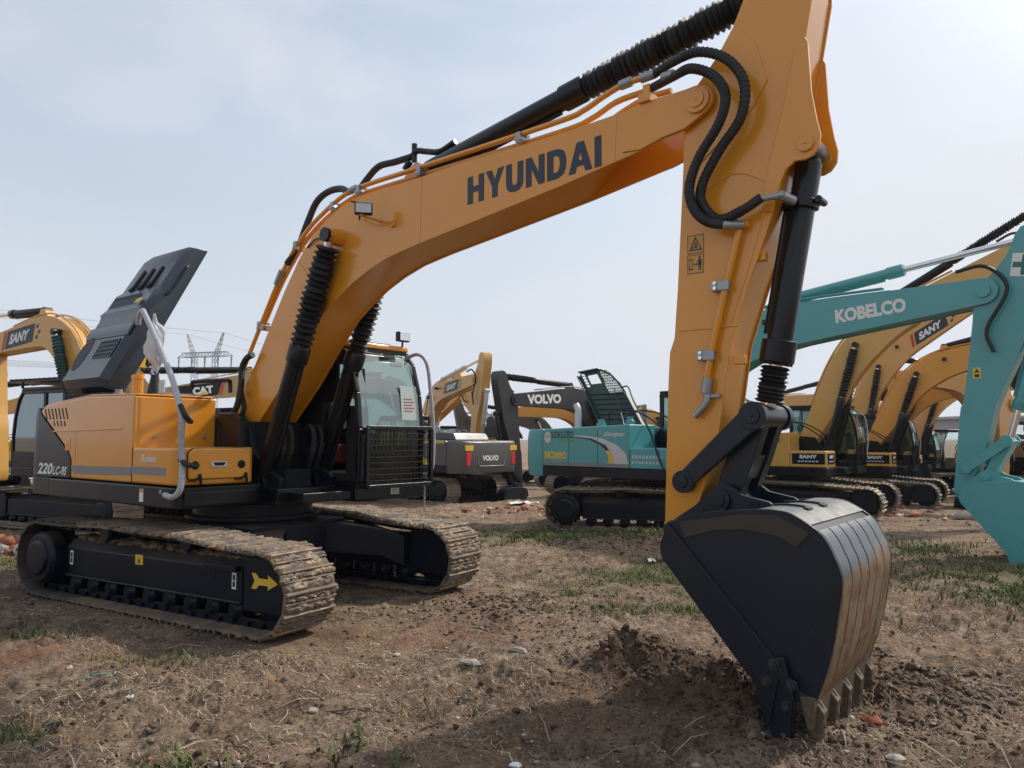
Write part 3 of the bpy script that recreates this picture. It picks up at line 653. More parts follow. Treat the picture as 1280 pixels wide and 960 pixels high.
m = MB(); m.tube([(-.70, -1.08, 3.04), (-.66, -1.09, 3.13), (-.57, -1.10, 3.18), (-.48, -1.11, 3.12), (-.1, -1.16, 2.80), (.35, -1.24, 2.42), (.72, -1.34, 2.12), (.82, -1.36, 1.95), (.80, -1.35, 1.75), (.80, -1.33, 1.50), (.85, -1.36, 1.35), (.84, -1.38, 1.25), (.76, -1.40, 1.20), (.62, -1.40, 1.215)], .030, 14, 8); gp = part('wrapped_handrail', m, 'wrappipe', H)
for a, b in (((.80, -1.37, 2.06), (.86, -1.30, 1.93)), ((.77, -1.34, 1.53), (.90, -1.26, 1.50))):
    m = MB(); m.tube([Vector(a) + Vector((.0, 0, .03)), (Vector(a) + Vector(b)) / 2 + Vector((.03, -.02, 0)), b], .026, 8); m.blob(b, .035, 3, (1, 1, .7)); part('black_tie', m, 'boot', gp)
# --- raised engine hood, hinged on the near edge
ld_ = Vector((0, .47, .883)).normalized(); nd_ = Vector((0, -.883, .47)).normalized(); O = Vector((-2.78, -1.10, 2.405)) - nd_ * .30
HM = Matrix(((1, ld_.x, nd_.x, O.x), (0, ld_.y, nd_.y, O.y), (0, ld_.z, nd_.z, O.z), (0, 0, 0, 1)))
def hood(x0, x1, P, name, mat, parent, bev, seg=3):
    m = MB(); m.M = HM; n = len(P); m.ring([[(x0, a, b) for a, b in P], [(x1, a, b) for a, b in P]]); m.M = None; return part(name, m, mat, parent, bev, seg)
m = MB(); m.M = HM; W = 1.22
sec = [(0, .0, .06, W - .06), (.02, .22, .02, W - .04), (.10, .30, .0, W - .02), (1.02, .30, 0, W), (1.12, .325, .0, W), (1.20, .30, 0, W), (1.44, .29, .0, W), (1.52, .25, .02, W), (2.06, .23, .04, W), (2.19, .19, .10, W), (2.24, .03, .12, W)]
m.ring([[(a, l, 0), (a, l, t * .75), (a + .07, l, t), (b - .10, l, t), (b, l, t * .72), (b + .012, l, .03), (b + .03, l, 0)] for l, t, a, b in sec]); m.M = None
hd = part('engine_hood', m, 'hoodplastic', H, .03, 3, ang=30)
for l in (.72, 1.10):
    hood(.0, W - .05, [(l, .29), (l + .05, .315), (l + .16, .315), (l + .20, .29)] if l < 1 else [(l, .30), (l + .015, .318), (l + .03, .30)], 'hood_band', 'hoodplastic', hd, .008)
hood(.03, W - .10, [(.705, .296), (.705, .302), (.72, .302), (.72, .296)], 'hood_seam', 'darkin', hd, 0)
def grid(x0, x1, l0, l1, t, nx, nl, name):
    m = MB(); m.M = HM; m.add([(x0, l0, t), (x1, l0, t), (x1, l1, t), (x0, l1, t)], [(0, 1, 2, 3)]); m.M = None; g_ = part(name, m, 'darkin', hd)
    m = MB(); m.M = HM
    for i in range(nx + 1): x = x0 + (x1 - x0) * i / nx; m.box(x - .008, x + .008, l0, l1, t, t + .012)
    for j in range(nl + 1): l = l0 + (l1 - l0) * j / nl; m.box(x0, x1, l - .006, l + .006, t, t + .009)
    m.M = None; part('grille_bars', m, 'hoodplastic', g_)
grid(.58, 1.06, .40, .66, .302, 8, 4, 'hood_grille'); grid(.12, .80, 1.22, 1.40, .291, 12, 2, 'hood_grille')
m = MB(); m.M = HM; P = [(.10 + .11 * math.cos(a), .50 + .26 * math.sin(a)) for a in [2 * math.pi * k / 28 for k in range(28)]]
m.ring([[(a * 1.4 + .06, b, .300) for a, b in P], [(a * 1.4 + .06, b, .3035) for a, b in P]]); m.M = None; part('hood_inset', m, 'boot', hd)
for k in range(3):
    x = .36 + .24 * k; m = MB(); m.M = HM; m.tube([(x, 1.50, .28), (x, 1.58, .258), (x + .02, 1.86, .246)], .022, 8, smooth=False); m.M = None; part('hood_rib', m, 'black', hd)
m = MB(); m.M = HM; m.tube([(W + .0, 1.40, .17), (W + .05, 1.42, .17), (W + .05, 1.5, .15), (W + .04, 1.86, .13), (W + .0, 1.90, .12)], .012, 8); m.M = None; part('hood_handle', m, 'black', hd)
m = MB(); m.M = HM; m.add([(.86, 1.205, .334), (1.02, 1.205, .334), (1.02, 1.30, .312), (.86, 1.30, .312)], [(0, 1, 2, 3)]); m.M = None; part('yellow_sticker', m, 'stickyellow', hd)
m = MB(); m.cyl((-1.8, -.75, 2.2), (-1.75, -.35, 3.2), .012); m.cyl((-2.5, -.75, 2.2), (-2.5, -.35, 3.2), .012); part('gas_strut', m, 'steel', H)
m = MB(); m.box(-2.45, -1.5, -1.1, -.8, 2.19, 2.30); part('hood_hinge', m, 'darkin', H, .01)

# --- cab
def build_cab(root, x0, x1, y0, y1, z0, z1, mat, hero=False, gl='glass'):
    fr_ = MB(); zb = z0 + .20
    fx = x1                                       # the front leans back towards the roof
    prof = [(x0, zb), (x1 + .02, zb), (x1 + .03, zb + .45), (x1 - .02, zb + 1.0), (x1 - .13, z1 - .20), (x1 - .26, z1 - .06), (x1 - .42, z1), (x0 + .05, z1), (x0, z1 - .08)]
    c = MB(); c.box(x0, x1 + .01, y0, y1, z0, zb); cab = part('cab', c, mat, root, .02)
    def pillar(P, y, w=.055, d=.06): 
        q = MB()
        for a, b in zip(P, P[1:]): q.bar((a[0], y, a[1]), (b[0], y, b[1]), w, d)
        return q
    F = [(x1 + .0, zb), (x1 + .01, zb + .60), (x1 - .04, zb + 1.0), (x1 - .15, z1 - .20), (x1 - .28, z1 - .06)]
    m = MB()
    for y in (y0 + .03, y1 - .03):
        m2 = pillar(F, y); m.add(m2.v, m2.f); m.box(x0, x0 + .09, y - .03, y + .03, zb, z1 - .04); m.box(x0 + .62, x0 + .70, y - .03, y + .03, zb, z1 - .04)
        m.box(x0, x1 - .26, y - .03, y + .03, z1 - .10, z1 - .03)
    m.box(x0, x0 + .06, y0, y1, z1 - .12, z1 - .03); m.box(x0, x0 + .06, y0, y1, zb, zb + .75); m.box(x1 - .32, x1 - .24, y0, y1, z1 - .10, z1 - .03)
    m.box(x1 - .03, x1 + .01, y0, y1, zb, zb + .10)
    part('cab_frame', m, mat, cab, .012)
    for q in ((x0 + .02, x0 + .7, y1 - .05, y1 - .01, zb, zb + .62), (x0 + .7, x1 - .03, y1 - .05, y1 - .005, zb, zb + .30), (x0 + .02, x1 - .6, y0 + .01, y0 + .05, zb, zb + (.9 if hero else .7))) + (((x0 + .02, x1 - .35, y0 + .01, y0 + .045, zb + .9, z1 - .1),) if hero else ()):  # near cab's upper right panel: shaded side glass painted as solid black
        m = MB(); m.box(*q); part('cab_side_panel', m, mat, cab, .01)
    m = MB(); m.box(x0 + .1, x1 - .06, y0 + .06, y1 - .06, zb, zb + .10); part('cab_floor', m, 'darkin', cab)
    r = MB(); r.prism(rrect(x0 - .02, x1 - .22, y0 - .01, y1 + .01, (.08,) * 4), z1 - .03, z1 + .035, 'z'); part('cab_roof', r, 'yellow' if hero else mat, cab, .02, 3)
    g = MB()
    a, b = F[0], F[1]; g.add([(a[0] + .018, y0 + .05, a[1]), (a[0] + .018, y1 - .05, a[1]), (b[0] + .018, y1 - .05, b[1]), (b[0] + .018, y0 + .05, b[1])], [(0, 1, 2, 3)]); part('lower_windscreen', g, 'glassdark', cab); g = MB()
    for a, b in zip(F[1:], F[2:]): g.add([(a[0] + .018, y0 + .05, a[1]), (a[0] + .018, y1 - .05, a[1]), (b[0] + .018, y1 - .05, b[1]), (b[0] + .018, y0 + .05, b[1])], [(0, 1, 2, 3)])
    part('windscreen', g, gl, cab, ang=60)
    P = [(x0 + .09, zb + .62), (x0 + .62, zb + .62), (x0 + .62, z1 - .1), (x0 + .09, z1 - .1)]
    for yy in (y1 - .03,) + (() if hero else (y0 + .03,)):
        for PP in (P, [(x0 + .70, zb + .30), (x1 - .04, zb + .30), (x1 - .06, zb + 1.), (x1 - .30, z1 - .1), (x0 + .70, z1 - .1)]): g = MB(); g.add([(a, yy, b) for a, b in PP], [tuple(range(len(PP)))]); part('side_window', g, gl, cab)
    g = MB(); g.add([(x0 + .03, y0 + .04, zb + .75), (x0 + .03, y1 - .04, zb + .75), (x0 + .03, y1 - .04, z1 - .12), (x0 + .03, y0 + .04, z1 - .12)], [(0, 1, 2, 3)]); part('rear_window', g, gl, cab)
    s = MB(); yc = (y0 + y1) / 2; s.box(x0 + .25, x0 + .75, yc - .24, yc + .24, zb + .18, zb + .42); s.ring([[(x0 + .24, yc - .23, zb + .42), (x0 + .38, yc - .23, zb + .42), (x0 + .38, yc + .23, zb + .42), (x0 + .24, yc + .23, zb + .42)], [(x0 + .10, yc - .20, zb + 1.05), (x0 + .2, yc - .20, zb + 1.05), (x0 + .2, yc + .20, zb + 1.05), (x0 + .10, yc + .20, zb + 1.05)]]); part('driver_seat', s, 'seatred' if hero else 'darkin', cab, .03)
    for q in (y0 + .12, y1 - .24): s = MB(); s.box(x0 + .3, x0 + .95, q, q + .12, zb, zb + .55); s.cyl((x0 + .88, q + .06, zb + .5), (x0 + .92, q + .06, zb + .75), .02); part('console', s, 'darkin', cab, .01)
    s = MB()
    s.box(x1 - .30, x1 - .12, y0 + .10, y0 + .28, zb, zb + .78); s.box(x1 - .30, x1 - .22, y0 + .10, y0 + .36, zb + .62, zb + .86)
    part('console', s, 'darkin', cab, .01)
    return cab, zb
cab, zb = build_cab(H, -.42, 1.36, .36, 1.37, 1.075, 2.84, 'black', hero=True)
m = MB()                                                      # mesh guard over the lower front window
gx = 1.47; ga, gb, gc, gd = .42, 1.41, 1.235, 1.885
for a, b in (((gx, ga, gc), (gx, gb, gc)), ((gx, ga, gd), (gx, gb, gd)), ((gx, ga, gc), (gx, ga, gd)), ((gx, gb, gc), (gx, gb, gd))): m.bar(a, b, .045, .045)
for y in (ga, gb - .1):
    for z in (gc + .05, gd - .05): m.cyl((gx, y + .02, z), (gx - .12, y + .02, z), .018, n=8)
gd_ = part('window_guard', m, 'black', cab, .006); m = MB()
for k in range(1, 18): y = ga + (gb - ga) * k / 18; m.cyl((gx, y, gc), (gx, y, gd), .004, n=6)
for k in range(1, 10): z = gc + (gd - gc) * k / 10; m.cyl((gx + .008, ga, z), (gx + .008, gb, z), .004, n=6)
part('guard_mesh', m, 'darkin', gd_)
m = MB(); m.tube([(1.10, 1.30, 2.72), (1.28, 1.36, 2.78), (1.38, 1.42, 2.66), (1.42, 1.45, 2.3), (1.46, 1.46, 1.9), (1.46, 1.46, 1.50), (1.44, 1.42, 1.36), (1.36, 1.40, 1.33)], .022, 10); part('handrail', m, 'wrappipe', cab)
m = MB()
for k in range(14): z = 1.26 - .026 * k; m.cyl((1.42, 1.36 + (.006 if k % 2 else -.006), z), (1.42 + (.008 if k % 2 else 0), 1.36, z - .026), .010, n=6)
part('tie_chain', m, 'steel', cab)
m = MB(); m.box(1.12, 1.19, 1.14, 1.32, 2.93, 3.05); m.cyl((1.15, 1.23, 2.86), (1.15, 1.23, 2.94), .012); wl = part('work_lamp', m, 'black', cab, .012); m = MB(); m.box(1.189, 1.195, 1.155, 1.305, 2.945, 3.035); part('lamp_lens', m, 'chrome', wl)
m = MB(); m.box(.3, 1.02, .55, 1.15, 2.875, 2.905); part('roof_hatch', m, 'grey', cab, .008)
m = MB(); m.tube([(1.0, .42, 2.80), (1.12, .40, 2.79), (1.2, .6, 2.74)], .012, 6); m.box(.96, 1.08, .33, .43, 2.66, 2.80); m.bar((1.36, .5, 1.95), (1.27, .53, 2.55), .012, .02); m.box(1.12, 1.16, 1.05, 1.22, 2.62, 2.68); part('wiper', m, 'boot', cab, .002)
m = MB(); m.add([(1.378, 1.02, 1.98), (1.378, 1.28, 1.98), (1.340, 1.28, 2.38), (1.340, 1.02, 2.38)], [(0, 1, 2, 3)]); pp = part('paper_notice', m, 'paper', cab)
m = MB()
for k in range(5): z = 2.22 - .035 * k; xx = 1.378 - (z - 1.98) * .095 + .003; m.add([(xx, 1.06, z), (xx, 1.20 + .03 * (k % 2), z), (xx, 1.20 + .03 * (k % 2), z + .012), (xx, 1.06, z + .012)], [(0, 1, 2, 3)])
part('notice_text', m, 'notice', pp)
m = MB(); m.box(1.371, 1.377, .86, .99, 1.13, 1.20); m.box(1.377, 1.38, .90, .92, 1.14, 1.19); m.box(1.377, 1.38, .94, .96, 1.14, 1.19); part('cab_plate', m, 'grey', cab)
m = MB(); m.box(1.03, 1.36, .35, .362, 1.12, 1.30); m.box(.9, .98, .352, .358, 1.14, 1.2); part('cab_corner_plate', m, 'black', cab)
# hoses in the dark bay between boom and cab
for k in range(4):
    y = (-.24, -.14, .16, .26)[k]; m = MB(); m.tube([(.2, y, 1.4), (.5, y, 1.30 + .03 * k), (.75, y + .02, 1.42), (.9, y - .01, 1.75), (.82, y, 1.9), (.72, y, 1.86)], .028, 8); m.cyl((.86, y, 1.60), (.885, y, 1.72), .04, n=12)
    part('hydraulic_hose', m, 'rubber', H)
m = MB(); m.cyl((.15, 0, 1.2), (.15, 0, 1.75), .2); m.box(.3, .8, -.15, .2, 1.22, 1.42); part('control_valve', m, 'darkin', H, .02)

# --- boom
BT = [(-.16, 2.02), (.069, 2.348), (.28, 2.60), (.56, 3.02), (.80, 3.375), (1.051, 3.70), (1.26, 3.90), (1.50, 4.05), (1.78, 4.16), (2.08, 4.205), (2.5, 4.212), (2.886, 4.218), (3.39, 4.24), (4.472, 4.243), (5.08, 4.272), (5.205, 4.298), (5.50, 4.300), (5.66, 4.303)]
BE = [(5.66 + .115 * math.cos(R_(a)) + .015, 4.188 + .115 * math.sin(R_(a))) for a in (70, 45, 20, -5, -30, -55)]
BB = [(5.567, 4.005), (5.40, 3.985), (5.28, 3.955), (5.20, 3.93), (4.471, 3.807), (3.45, 3.664), (2.83, 3.579), (2.46, 3.515), (2.18, 3.43), (1.94, 3.33), (1.70, 3.20), (1.47, 3.045), (1.15, 2.72), (.841, 2.375), (.308, 1.88), (.34, 1.78), (.27, 1.70), (.12, 1.68), (.0, 1.74)]
bp = BT + BE + BB
inner = offset_poly([p for p in bp if p[0] < 5.1] , .016)
m = MB(); m.prism(inner, Y0 - .232, Y0 + .232); boom = part('boom', m, 'yellow', H, .004)
for a, b in ((Y0 - .25, Y0 - .228), (Y0 + .228, Y0 + .25)):
    m = MB(); m.prism(bp, a, b); part('boom_side_plate', m, 'yellow', boom, .004)
# forged tip, pins
for s in (-1, 1):
    y = Y0 + s * .25
    m = MB(); P = [(5.07, 4.06), (5.19, 4.10), (5.44, 4.17), (5.52, 4.30)] + BE + [(5.567, 4.005), (5.40, 3.985), (5.20, 3.93), (5.09, 3.93)]
    m.prism([(5.05, 3.95), (5.10, 4.03), (5.46, 4.13), (5.53, 4.29), (5.66, 4.302)] + BE + [(5.567, 4.006), (5.40, 3.986), (5.21, 3.935)], min(y, y + s * .014), max(y, y + s * .014)); part('tip_plate', m, 'yellow', boom, .005)
    m = MB(); m.cyl((5.675, y + s * .012, 4.188), (5.675, y + s * .04, 4.188), .095, n=32); m.cyl((5.675, y + s * .03, 4.188), (5.675, y + s * .052, 4.188), .06, n=28); m.cyl((5.675, y + s * .05, 4.188), (5.675, y + s * .056, 4.188), .012, n=8); part('pin_cap', m, 'yellow', boom, .004)
    m = MB(); m.cyl((1.735, y - s * .02, 3.815), (1.735, y + s * .13, 3.815), .088, n=28); m.cyl((1.735, y + s * .13, 3.815), (1.735, y + s * .175, 3.815), .072, n=28); m.cyl((1.735, y + s * .175, 3.815), (1.735, y + s * .178, 3.815), .05, n=20)
    part('cylinder_pin_boss', m, 'yellow', boom, .005)
    m = MB(); m.cyl((.17, y - .02, 1.80), (.17, y + s * .03, 1.80), .14, n=28); part('foot_boss', m, 'yellow', boom, .006)
# bracket for the arm cylinder foot
for s in (-1, 1):
    m = MB(); m.prism([(2.42, 4.19), (2.56, 4.33), (2.62, 4.40), (2.72, 4.43), (2.80, 4.38), (2.95, 4.19)], Y0 + s * .12 - .018, Y0 + s * .12 + .018); part('cylinder_bracket', m, 'yellow', boom, .005)
block_word('boom_lettering', 'HYUNDAI', (3.475, Y0 - .2505, 3.838), (1.39, 0, .052), (.0, 0, .247), 'letternavy', boom)
# hard lines along the top
def clip(x, y, z, tilt, parent, n=2):
    m = MB(); c, s = math.cos(tilt), math.sin(tilt)
    m.bar((x - .035 * c, y, z - .035 * s), (x + .035 * c, y, z + .035 * s), .15, .03); m.bar((x, y - .045, z - .03), (x, y - .045, z + .06), .05, .05); m.bar((x, y + .045, z - .03), (x, y + .045, z + .06), .05, .05)
    m.cyl((x, y, z), (x, y, z + .075), .01, n=6); return part('pipe_clip', m, 'greymetal', parent, .003)
PA = [(-.02, -.185, 2.52), (.34, -.185, 3.06), (.62, -.185, 3.47), (.84, -.185, 3.74), (1.12, -.185, 3.98), (1.40, -.185, 4.135), (1.75, -.185, 4.27), (2.1, -.185, 4.31), (2.9, -.185, 4.325), (4.4, -.185, 4.36), (4.68, -.185, 4.39), (4.86, -.185, 4.45), (5.06, -.185, 4.50), (5.28, -.185, 4.50)]
PB = [(.30, -.14, 3.02), (.60, -.14, 3.43), (.84, -.14, 3.70), (1.10, -.14, 3.93), (1.42, -.14, 4.10), (1.78, -.14, 4.225), (2.1, -.13, 4.26), (2.9, -.13, 4.27), (4.4, -.13, 4.295), (4.72, -.13, 4.33), (4.95, -.13, 4.405), (5.2, -.13, 4.42)]
PC = [(x, .16, z + .01) for x, y, z in PA[2:]]
PD = [(x, .23, z - .01) for x, y, z in PA[2:]]
for P in (PA, PB, PC, PD):
    m = MB(); m.tube(P, .024, 10, 4); part('hard_pipe', m, 'yellow', boom)
for x, z, t in ((.34, 3.02, .95), (.98, 3.84, .7), (1.60, 4.16, .35), (2.0, 4.255, .1), (2.86, 4.265, .02), (4.05, 4.30, .02)): clip(x, -.16, z, t, boom)
m = MB(); m.box(5.20, 5.30, -.24, -.06, 4.29, 4.36); m.box(5.22, 5.28, -.20, -.16, 4.34, 4.44); part('pipe_mount', m, 'yellow', boom, .006)
for P in (((1.85, -.19, 4.29), (1.95, -.19, 4.305)), ((5.02, -.185, 4.497), (5.12, -.185, 4.505)), ((.72, -.19, 3.62), (.62, -.19, 3.47))):
    m = MB(); m.cyl(*P, .038, n=12); part('pipe_coupling', m, 'greymetal', boom, .003)
for P, r in (([(1.78, -.16, 4.30), (1.62, -.12, 4.38), (1.38, -.10, 4.40), (1.18, -.10, 4.32), (1.05, -.12, 4.1), (.94, -.15, 3.85), (.80, -.19, 3.68)], .036),
             ([(1.86, -.10, 4.30), (1.95, -.05, 4.44), (2.10, -.03, 4.54), (2.30, .0, 4.55), (2.52, .02, 4.56)], .034)):
    m = MB(); m.tube(P, r, 10, 6); part('hydraulic_hose', m, 'rubber', boom)
m = MB(); m.tube([(2.52, .02, 4.56), (2.60, .02, 4.60), (2.72, .03, 4.57), (2.9, .03, 4.53), (3.1, .03, 4.58)], .03, 10); m.cyl((2.56, .02, 4.50), (2.56, .02, 4.68), .028); m.cyl((2.50, .02, 4.52), (2.44, .01, 4.44), .035); part('elbow_fitting', m, 'black', boom)
# lamp on the side of the boom
m = MB(); m.M = Matrix.Translation((2.36, -.45, 3.955)) @ Matrix.Rotation(R_(-42), 4, 'Z'); m.box(-.05, .02, -.085, .085, -.055, .055); m.M = None; lp = part('work_lamp', m, 'black', boom, .01)
m = MB(); m.M = Matrix.Translation((2.36, -.45, 3.955)) @ Matrix.Rotation(R_(-42), 4, 'Z'); m.box(.018, .026, -.072, .072, -.043, .043); m.M = None; part('lamp_lens', m, 'lens', lp)
m = MB(); m.bar((2.345, -.45, 3.90), (2.345, -.45, 3.885), .06, .03); m.bar((2.345, -.46, 3.885), (2.345, -.21, 3.885), .035, .012); m.box(2.50, 2.56, -.24, -.212, 3.80, 3.86); m.bar((2.35, -.3, 3.885), (2.53, -.23, 3.84), .03, .012); part('lamp_bracket', m, 'yellow', boom, .003)
m = MB(); m.tube([(2.30, -.45, 3.93), (2.2, -.36, 3.90), (2.08, -.26, 3.95), (2.03, -.24, 4.07), (1.98, -.23, 4.14), (1.90, -.22, 4.17)], .008, 6); part('lamp_cable', m, 'rubber', boom); m = MB(); m.tube([(1.55, -.235, 3.86), (1.36, -.235, 3.86), (1.28, -.23, 3.83), (1.2, -.22, 3.80)], .008, 6); part('lamp_cable', m, 'rubber', boom)
# lift cylinders
for s in (-1, 1):
    y = Y0 + s * .375
    hyd(H, (.66, y, 1.27), (1.735, y, 3.815), .575, .095, .045, ribs=17, name='boom_cylinder', ampl=.24)
hyd(H, (2.66, Y0, 4.36), (6.22, Y0, 4.985), .535, .092, .05, ribs=34, name='arm_cylinder', ampl=.19)

# --- arm
AL = [(6.25, 5.17), (6.12, 5.13), (6.05, 5.02), (5.997, 4.845), (5.918, 4.675), (5.784, 4.477), (5.60, 4.29), (5.545, 4.10), (5.528, 3.9), (5.525, 3.744), (5.50, 3.35), (5.469, 2.867), (5.438, 2.50), (5.40, 2.40), (5.385, 2.17), (5.350, 1.30), (5.345, 1.12), (5.38, 1.04), (5.46, 1.01), (5.54, 1.04)]
AR = [(5.58, 1.12), (5.62, 1.35), (5.70, 1.60), (5.765, 1.806), (5.867, 2.446), (6.0, 2.84), (6.121, 3.15), (6.225, 3.45), (6.30, 3.85), (6.37, 4.20), (6.42, 4.45), (6.485, 4.80), (6.49, 5.0), (6.42, 5.13)]
ap = AL + AR
AY0, AY1 = Y0 - .197, Y0 + .197
m = MB(); m.prism(offset_poly(ap, .014), AY0 + .01, AY1 - .01); arm = part('arm', m, 'yellow', H, .004)
for a, b in ((AY0, AY0 + .02), (AY1 - .02, AY1)): m = MB(); m.prism(ap, a, b); part('arm_side_plate', m, 'yellow', arm, .004)
# doubler plate round the pivot (raised outline) and cylinder flanges
m = MB(); P = [(5.535, 3.62), (5.60, 3.70), (6.05, 4.05), (6.16, 4.22), (6.08, 4.50), (5.95, 4.66), (5.86, 4.56), (5.70, 4.38), (5.61, 4.27), (5.55, 4.05), (5.535, 3.85)]
m.prism(P, AY0 - .010, AY0); part('doubler_plate', m, 'yellow', arm, .005)
FL = [(6.40, 4.47), (6.432, 4.40), (6.447, 4.062), (6.478, 3.86), (6.50, 3.76), (6.49, 3.68), (6.45, 3.63), (6.40, 3.61), (6.33, 3.615), (6.27, 3.57), (6.22, 3.46), (6.18, 3.30), (6.10, 3.32), (6.15, 3.6), (6.26, 4.0), (6.33, 4.3)]
for y in (AY0 - .012, AY1 - .016):
    m = MB(); m.prism(FL, y, y + .028); fl = part('cylinder_flange', m, 'yellow', arm, .005)
    m = MB(); m.cyl((6.405, y - .02, 3.715), (6.405, y + .048, 3.715), .055, n=28); m.cyl((6.405, y - .028, 3.715), (6.405, y + .056, 3.715), .010, n=8); part('flange_pin', m, 'yellow', fl, .004)
hyd_b = hyd(H, (6.375, Y0, 3.73), (6.035, Y0, 1.925), .80, .088, .045, gather=True, name='bucket_cylinder')
m = MB(); u = Vector((-.185, 0, -.983))
P0 = Vector((6.375, Y0, 3.73)); q = P0 + u * .33; m.cyl(q, q + u * .06, .112, n=28); m.box(q.x - .145, q.x + .135, Y0 - .05, Y0 + .05, q.z - .05, q.z - .01); m.cyl((q.x + .12, Y0 - .07, q.z - .03), (q.x + .12, Y0 + .07, q.z - .03), .025, n=10)
part('cylinder_band', m, 'black', hyd_b, .004); m = MB(); q = P0 + u * 1.35; m.cyl(q - u * .05, q + u * .10, .118, n=28); part('cylinder_band', m, 'black', hyd_b, .004)
for k in range(10):
    a = 2 * math.pi * k / 10; f = frame_from(u); q = P0 + u * 1.45 + (f[0] * math.cos(a) + f[1] * math.sin(a)) * .098; m = MB(); m.cyl(q, q + u * .02, .012, n=6); part('bolt', m, 'black', hyd_b)
# pipes and hoses on the arm
ay = AY0 - .045
m = MB(); m.tube([(6.02, ay, 3.235), (5.968, ay, 3.235), (5.955, ay, 3.20), (5.85, ay, 2.82), (5.735, ay, 2.36), (5.705, ay, 2.20)], .024, 12, smooth=False); part('hard_pipe', m, 'yellow', arm)
for x, z in ((5.85, 2.835), (5.735, 2.358)):
    m = MB(); m.bar((x - .09, AY0 - .03, z + .0), (x + .02, AY0 - .03, z - .01), .06, .075); m.box(x - .095, x + .035, AY0 - .075, AY0 - .055, z - .038, z + .030)
    c_ = part('pipe_clamp', m, 'greymetal', arm, .004)
    m = MB(); m.cyl((x - .062, AY0 - .09, z + .015), (x - .062, AY0 - .07, z + .015), .013, n=8); m.cyl((x - .062, AY0 - .09, z - .02), (x - .062, AY0 - .07, z - .02), .013, n=8); part('bolt', m, 'chrome', c_)
m = MB(); m.cyl((5.715, ay, 2.20), (5.695, ay, 2.09), .036, n=12); m.tube([(5.695, ay, 2.12), (5.70, ay, 2.03), (5.655, ay, 1.975), (5.61, ay, 1.93)], .025, 10); m.box(5.69, 5.79, ay, AY0, 2.06, 2.085); part('valve_elbow', m, 'greymetal', arm, .003)
for P in ([(5.30, -.185, 4.50), (5.50, -.24, 4.52), (5.72, -.30, 4.50), (5.93, -.31, 4.38), (6.05, -.31, 4.18), (6.02, -.30, 3.95), (5.86, -.29, 3.76), (5.73, -.28, 3.56), (5.72, -.28, 3.42), (5.84, -.28, 3.28), (6.0, -.28, 3.31), (6.14, -.27, 3.38)],
          [(5.22, -.13, 4.42), (5.50, -.24, 4.41), (5.68, -.33, 4.38), (5.85, -.34, 4.27), (5.93, -.34, 4.11), (5.88, -.34, 3.93), (5.72, -.33, 3.72), (5.65, -.33, 3.52), (5.69, -.33, 3.36), (5.79, -.33, 3.26), (5.89, -.31, 3.23)]):
    m = MB(); m.tube(P, .033, 12, 8); hz = part('hydraulic_hose', m, 'rubber', arm)
    m = MB()                                                    # spiral wrap on the hose
    C_ = catmull(P, 14)
    for i in range(20, len(C_) - 14, 2): d = (C_[i + 1] - C_[i]).normalized(); m.cyl(C_[i] - d * .006, C_[i] + d * .006, .0365, n=10)
    part('spiral_wrap', m, 'boot', hz)
for a, b, r in (((6.12, -.27, 3.37), (6.27, -.22, 3.385), .022), ((5.87, -.31, 3.23), (5.985, -.21, 3.235), .034), ((5.20, -.185, 4.50), (5.32, -.19, 4.503), .036), ((5.40, -.22, 4.44), (5.50, -.24, 4.43), .034), ((6.25, -.22, 3.385), (6.29, -.10, 3.37), .035)):
    m = MB(); m.cyl(a, b, r, n=12); part('hose_fitting', m, 'greymetal', arm, .003)
for x, z in ((6.045, 3.02), (5.885, 2.32)):
    m = MB(); m.box(x - .02, x + .06, AY0 + .03, AY0 + .09, z - .03, z + .03); part('side_lug', m, 'yellow', arm, .005)
# two warning pictograms
for z0, kind in ((3.10, 0), (2.955, 1)):
    m = MB(); o0 = (5.548 + (z0 - 2.9) * .02, AY0, z0); flat(m, o0, (.125, 0, 0), (0, 0, .135), SQ, .0015); s_ = part('warning_sticker', m, 'stickyelloworange', arm) if 'stickyelloworange' in MATS else part('warning_sticker', m, 'stickorange2', arm) if 'stickorange2' in MATS else part('warning_sticker', m, 'stickorange', arm)
    m = MB()
    B = lambda P: flat(m, o0, (.125, 0, 0), (0, 0, .135), P, .003)
    for e in ([(.0, 0), (1, 0), (1, .03), (0, .03)], [(0, .97), (1, .97), (1, 1), (0, 1)], [(0, 0), (.03, 0), (.03, 1), (0, 1)], [(.97, 0), (1, 0), (1, 1), (.97, 1)]): B(e)
    if kind == 0:
        B([(.1, .15), (.9, .15), (.84, .22), (.18, .22)]); B([(.1, .15), (.18, .15), (.54, .82), (.5, .92)]); B([(.9, .15), (.82, .15), (.48, .82), (.5, .92)]); B([(.42, .28), (.6, .28), (.56, .55), (.5, .62)]); B([(.3, .26), (.38, .26), (.38, .36), (.3, .36)])
    else:
        B([(.1, .2), (.32, .2), (.32, .26), (.1, .26)]); B([(.1, .74), (.32, .74), (.32, .8), (.1, .8)]); B([(.1, .2), (.14, .2), (.14, .8), (.1, .8)]); B([(.28, .2), (.32, .2), (.32, .8), (.28, .8)])
        B([(.40, .47), (.6, .47), (.6, .51), (.40, .51)]); B([(.38, .49), (.45, .42), (.45, .56)]); B([(.62, .49), (.55, .56), (.55, .42)])
        B([(.68, .15), (.74, .15), (.74, .5), (.68, .5)]); B([(.78, .15), (.84, .15), (.84, .5), (.78, .5)]); B([(.64, .42), (.88, .42), (.88, .72), (.64, .72)]); B([(.71, .74), (.81, .74), (.81, .9), (.71, .9)])
    part('pictogram', m, 'letternavy', s_)
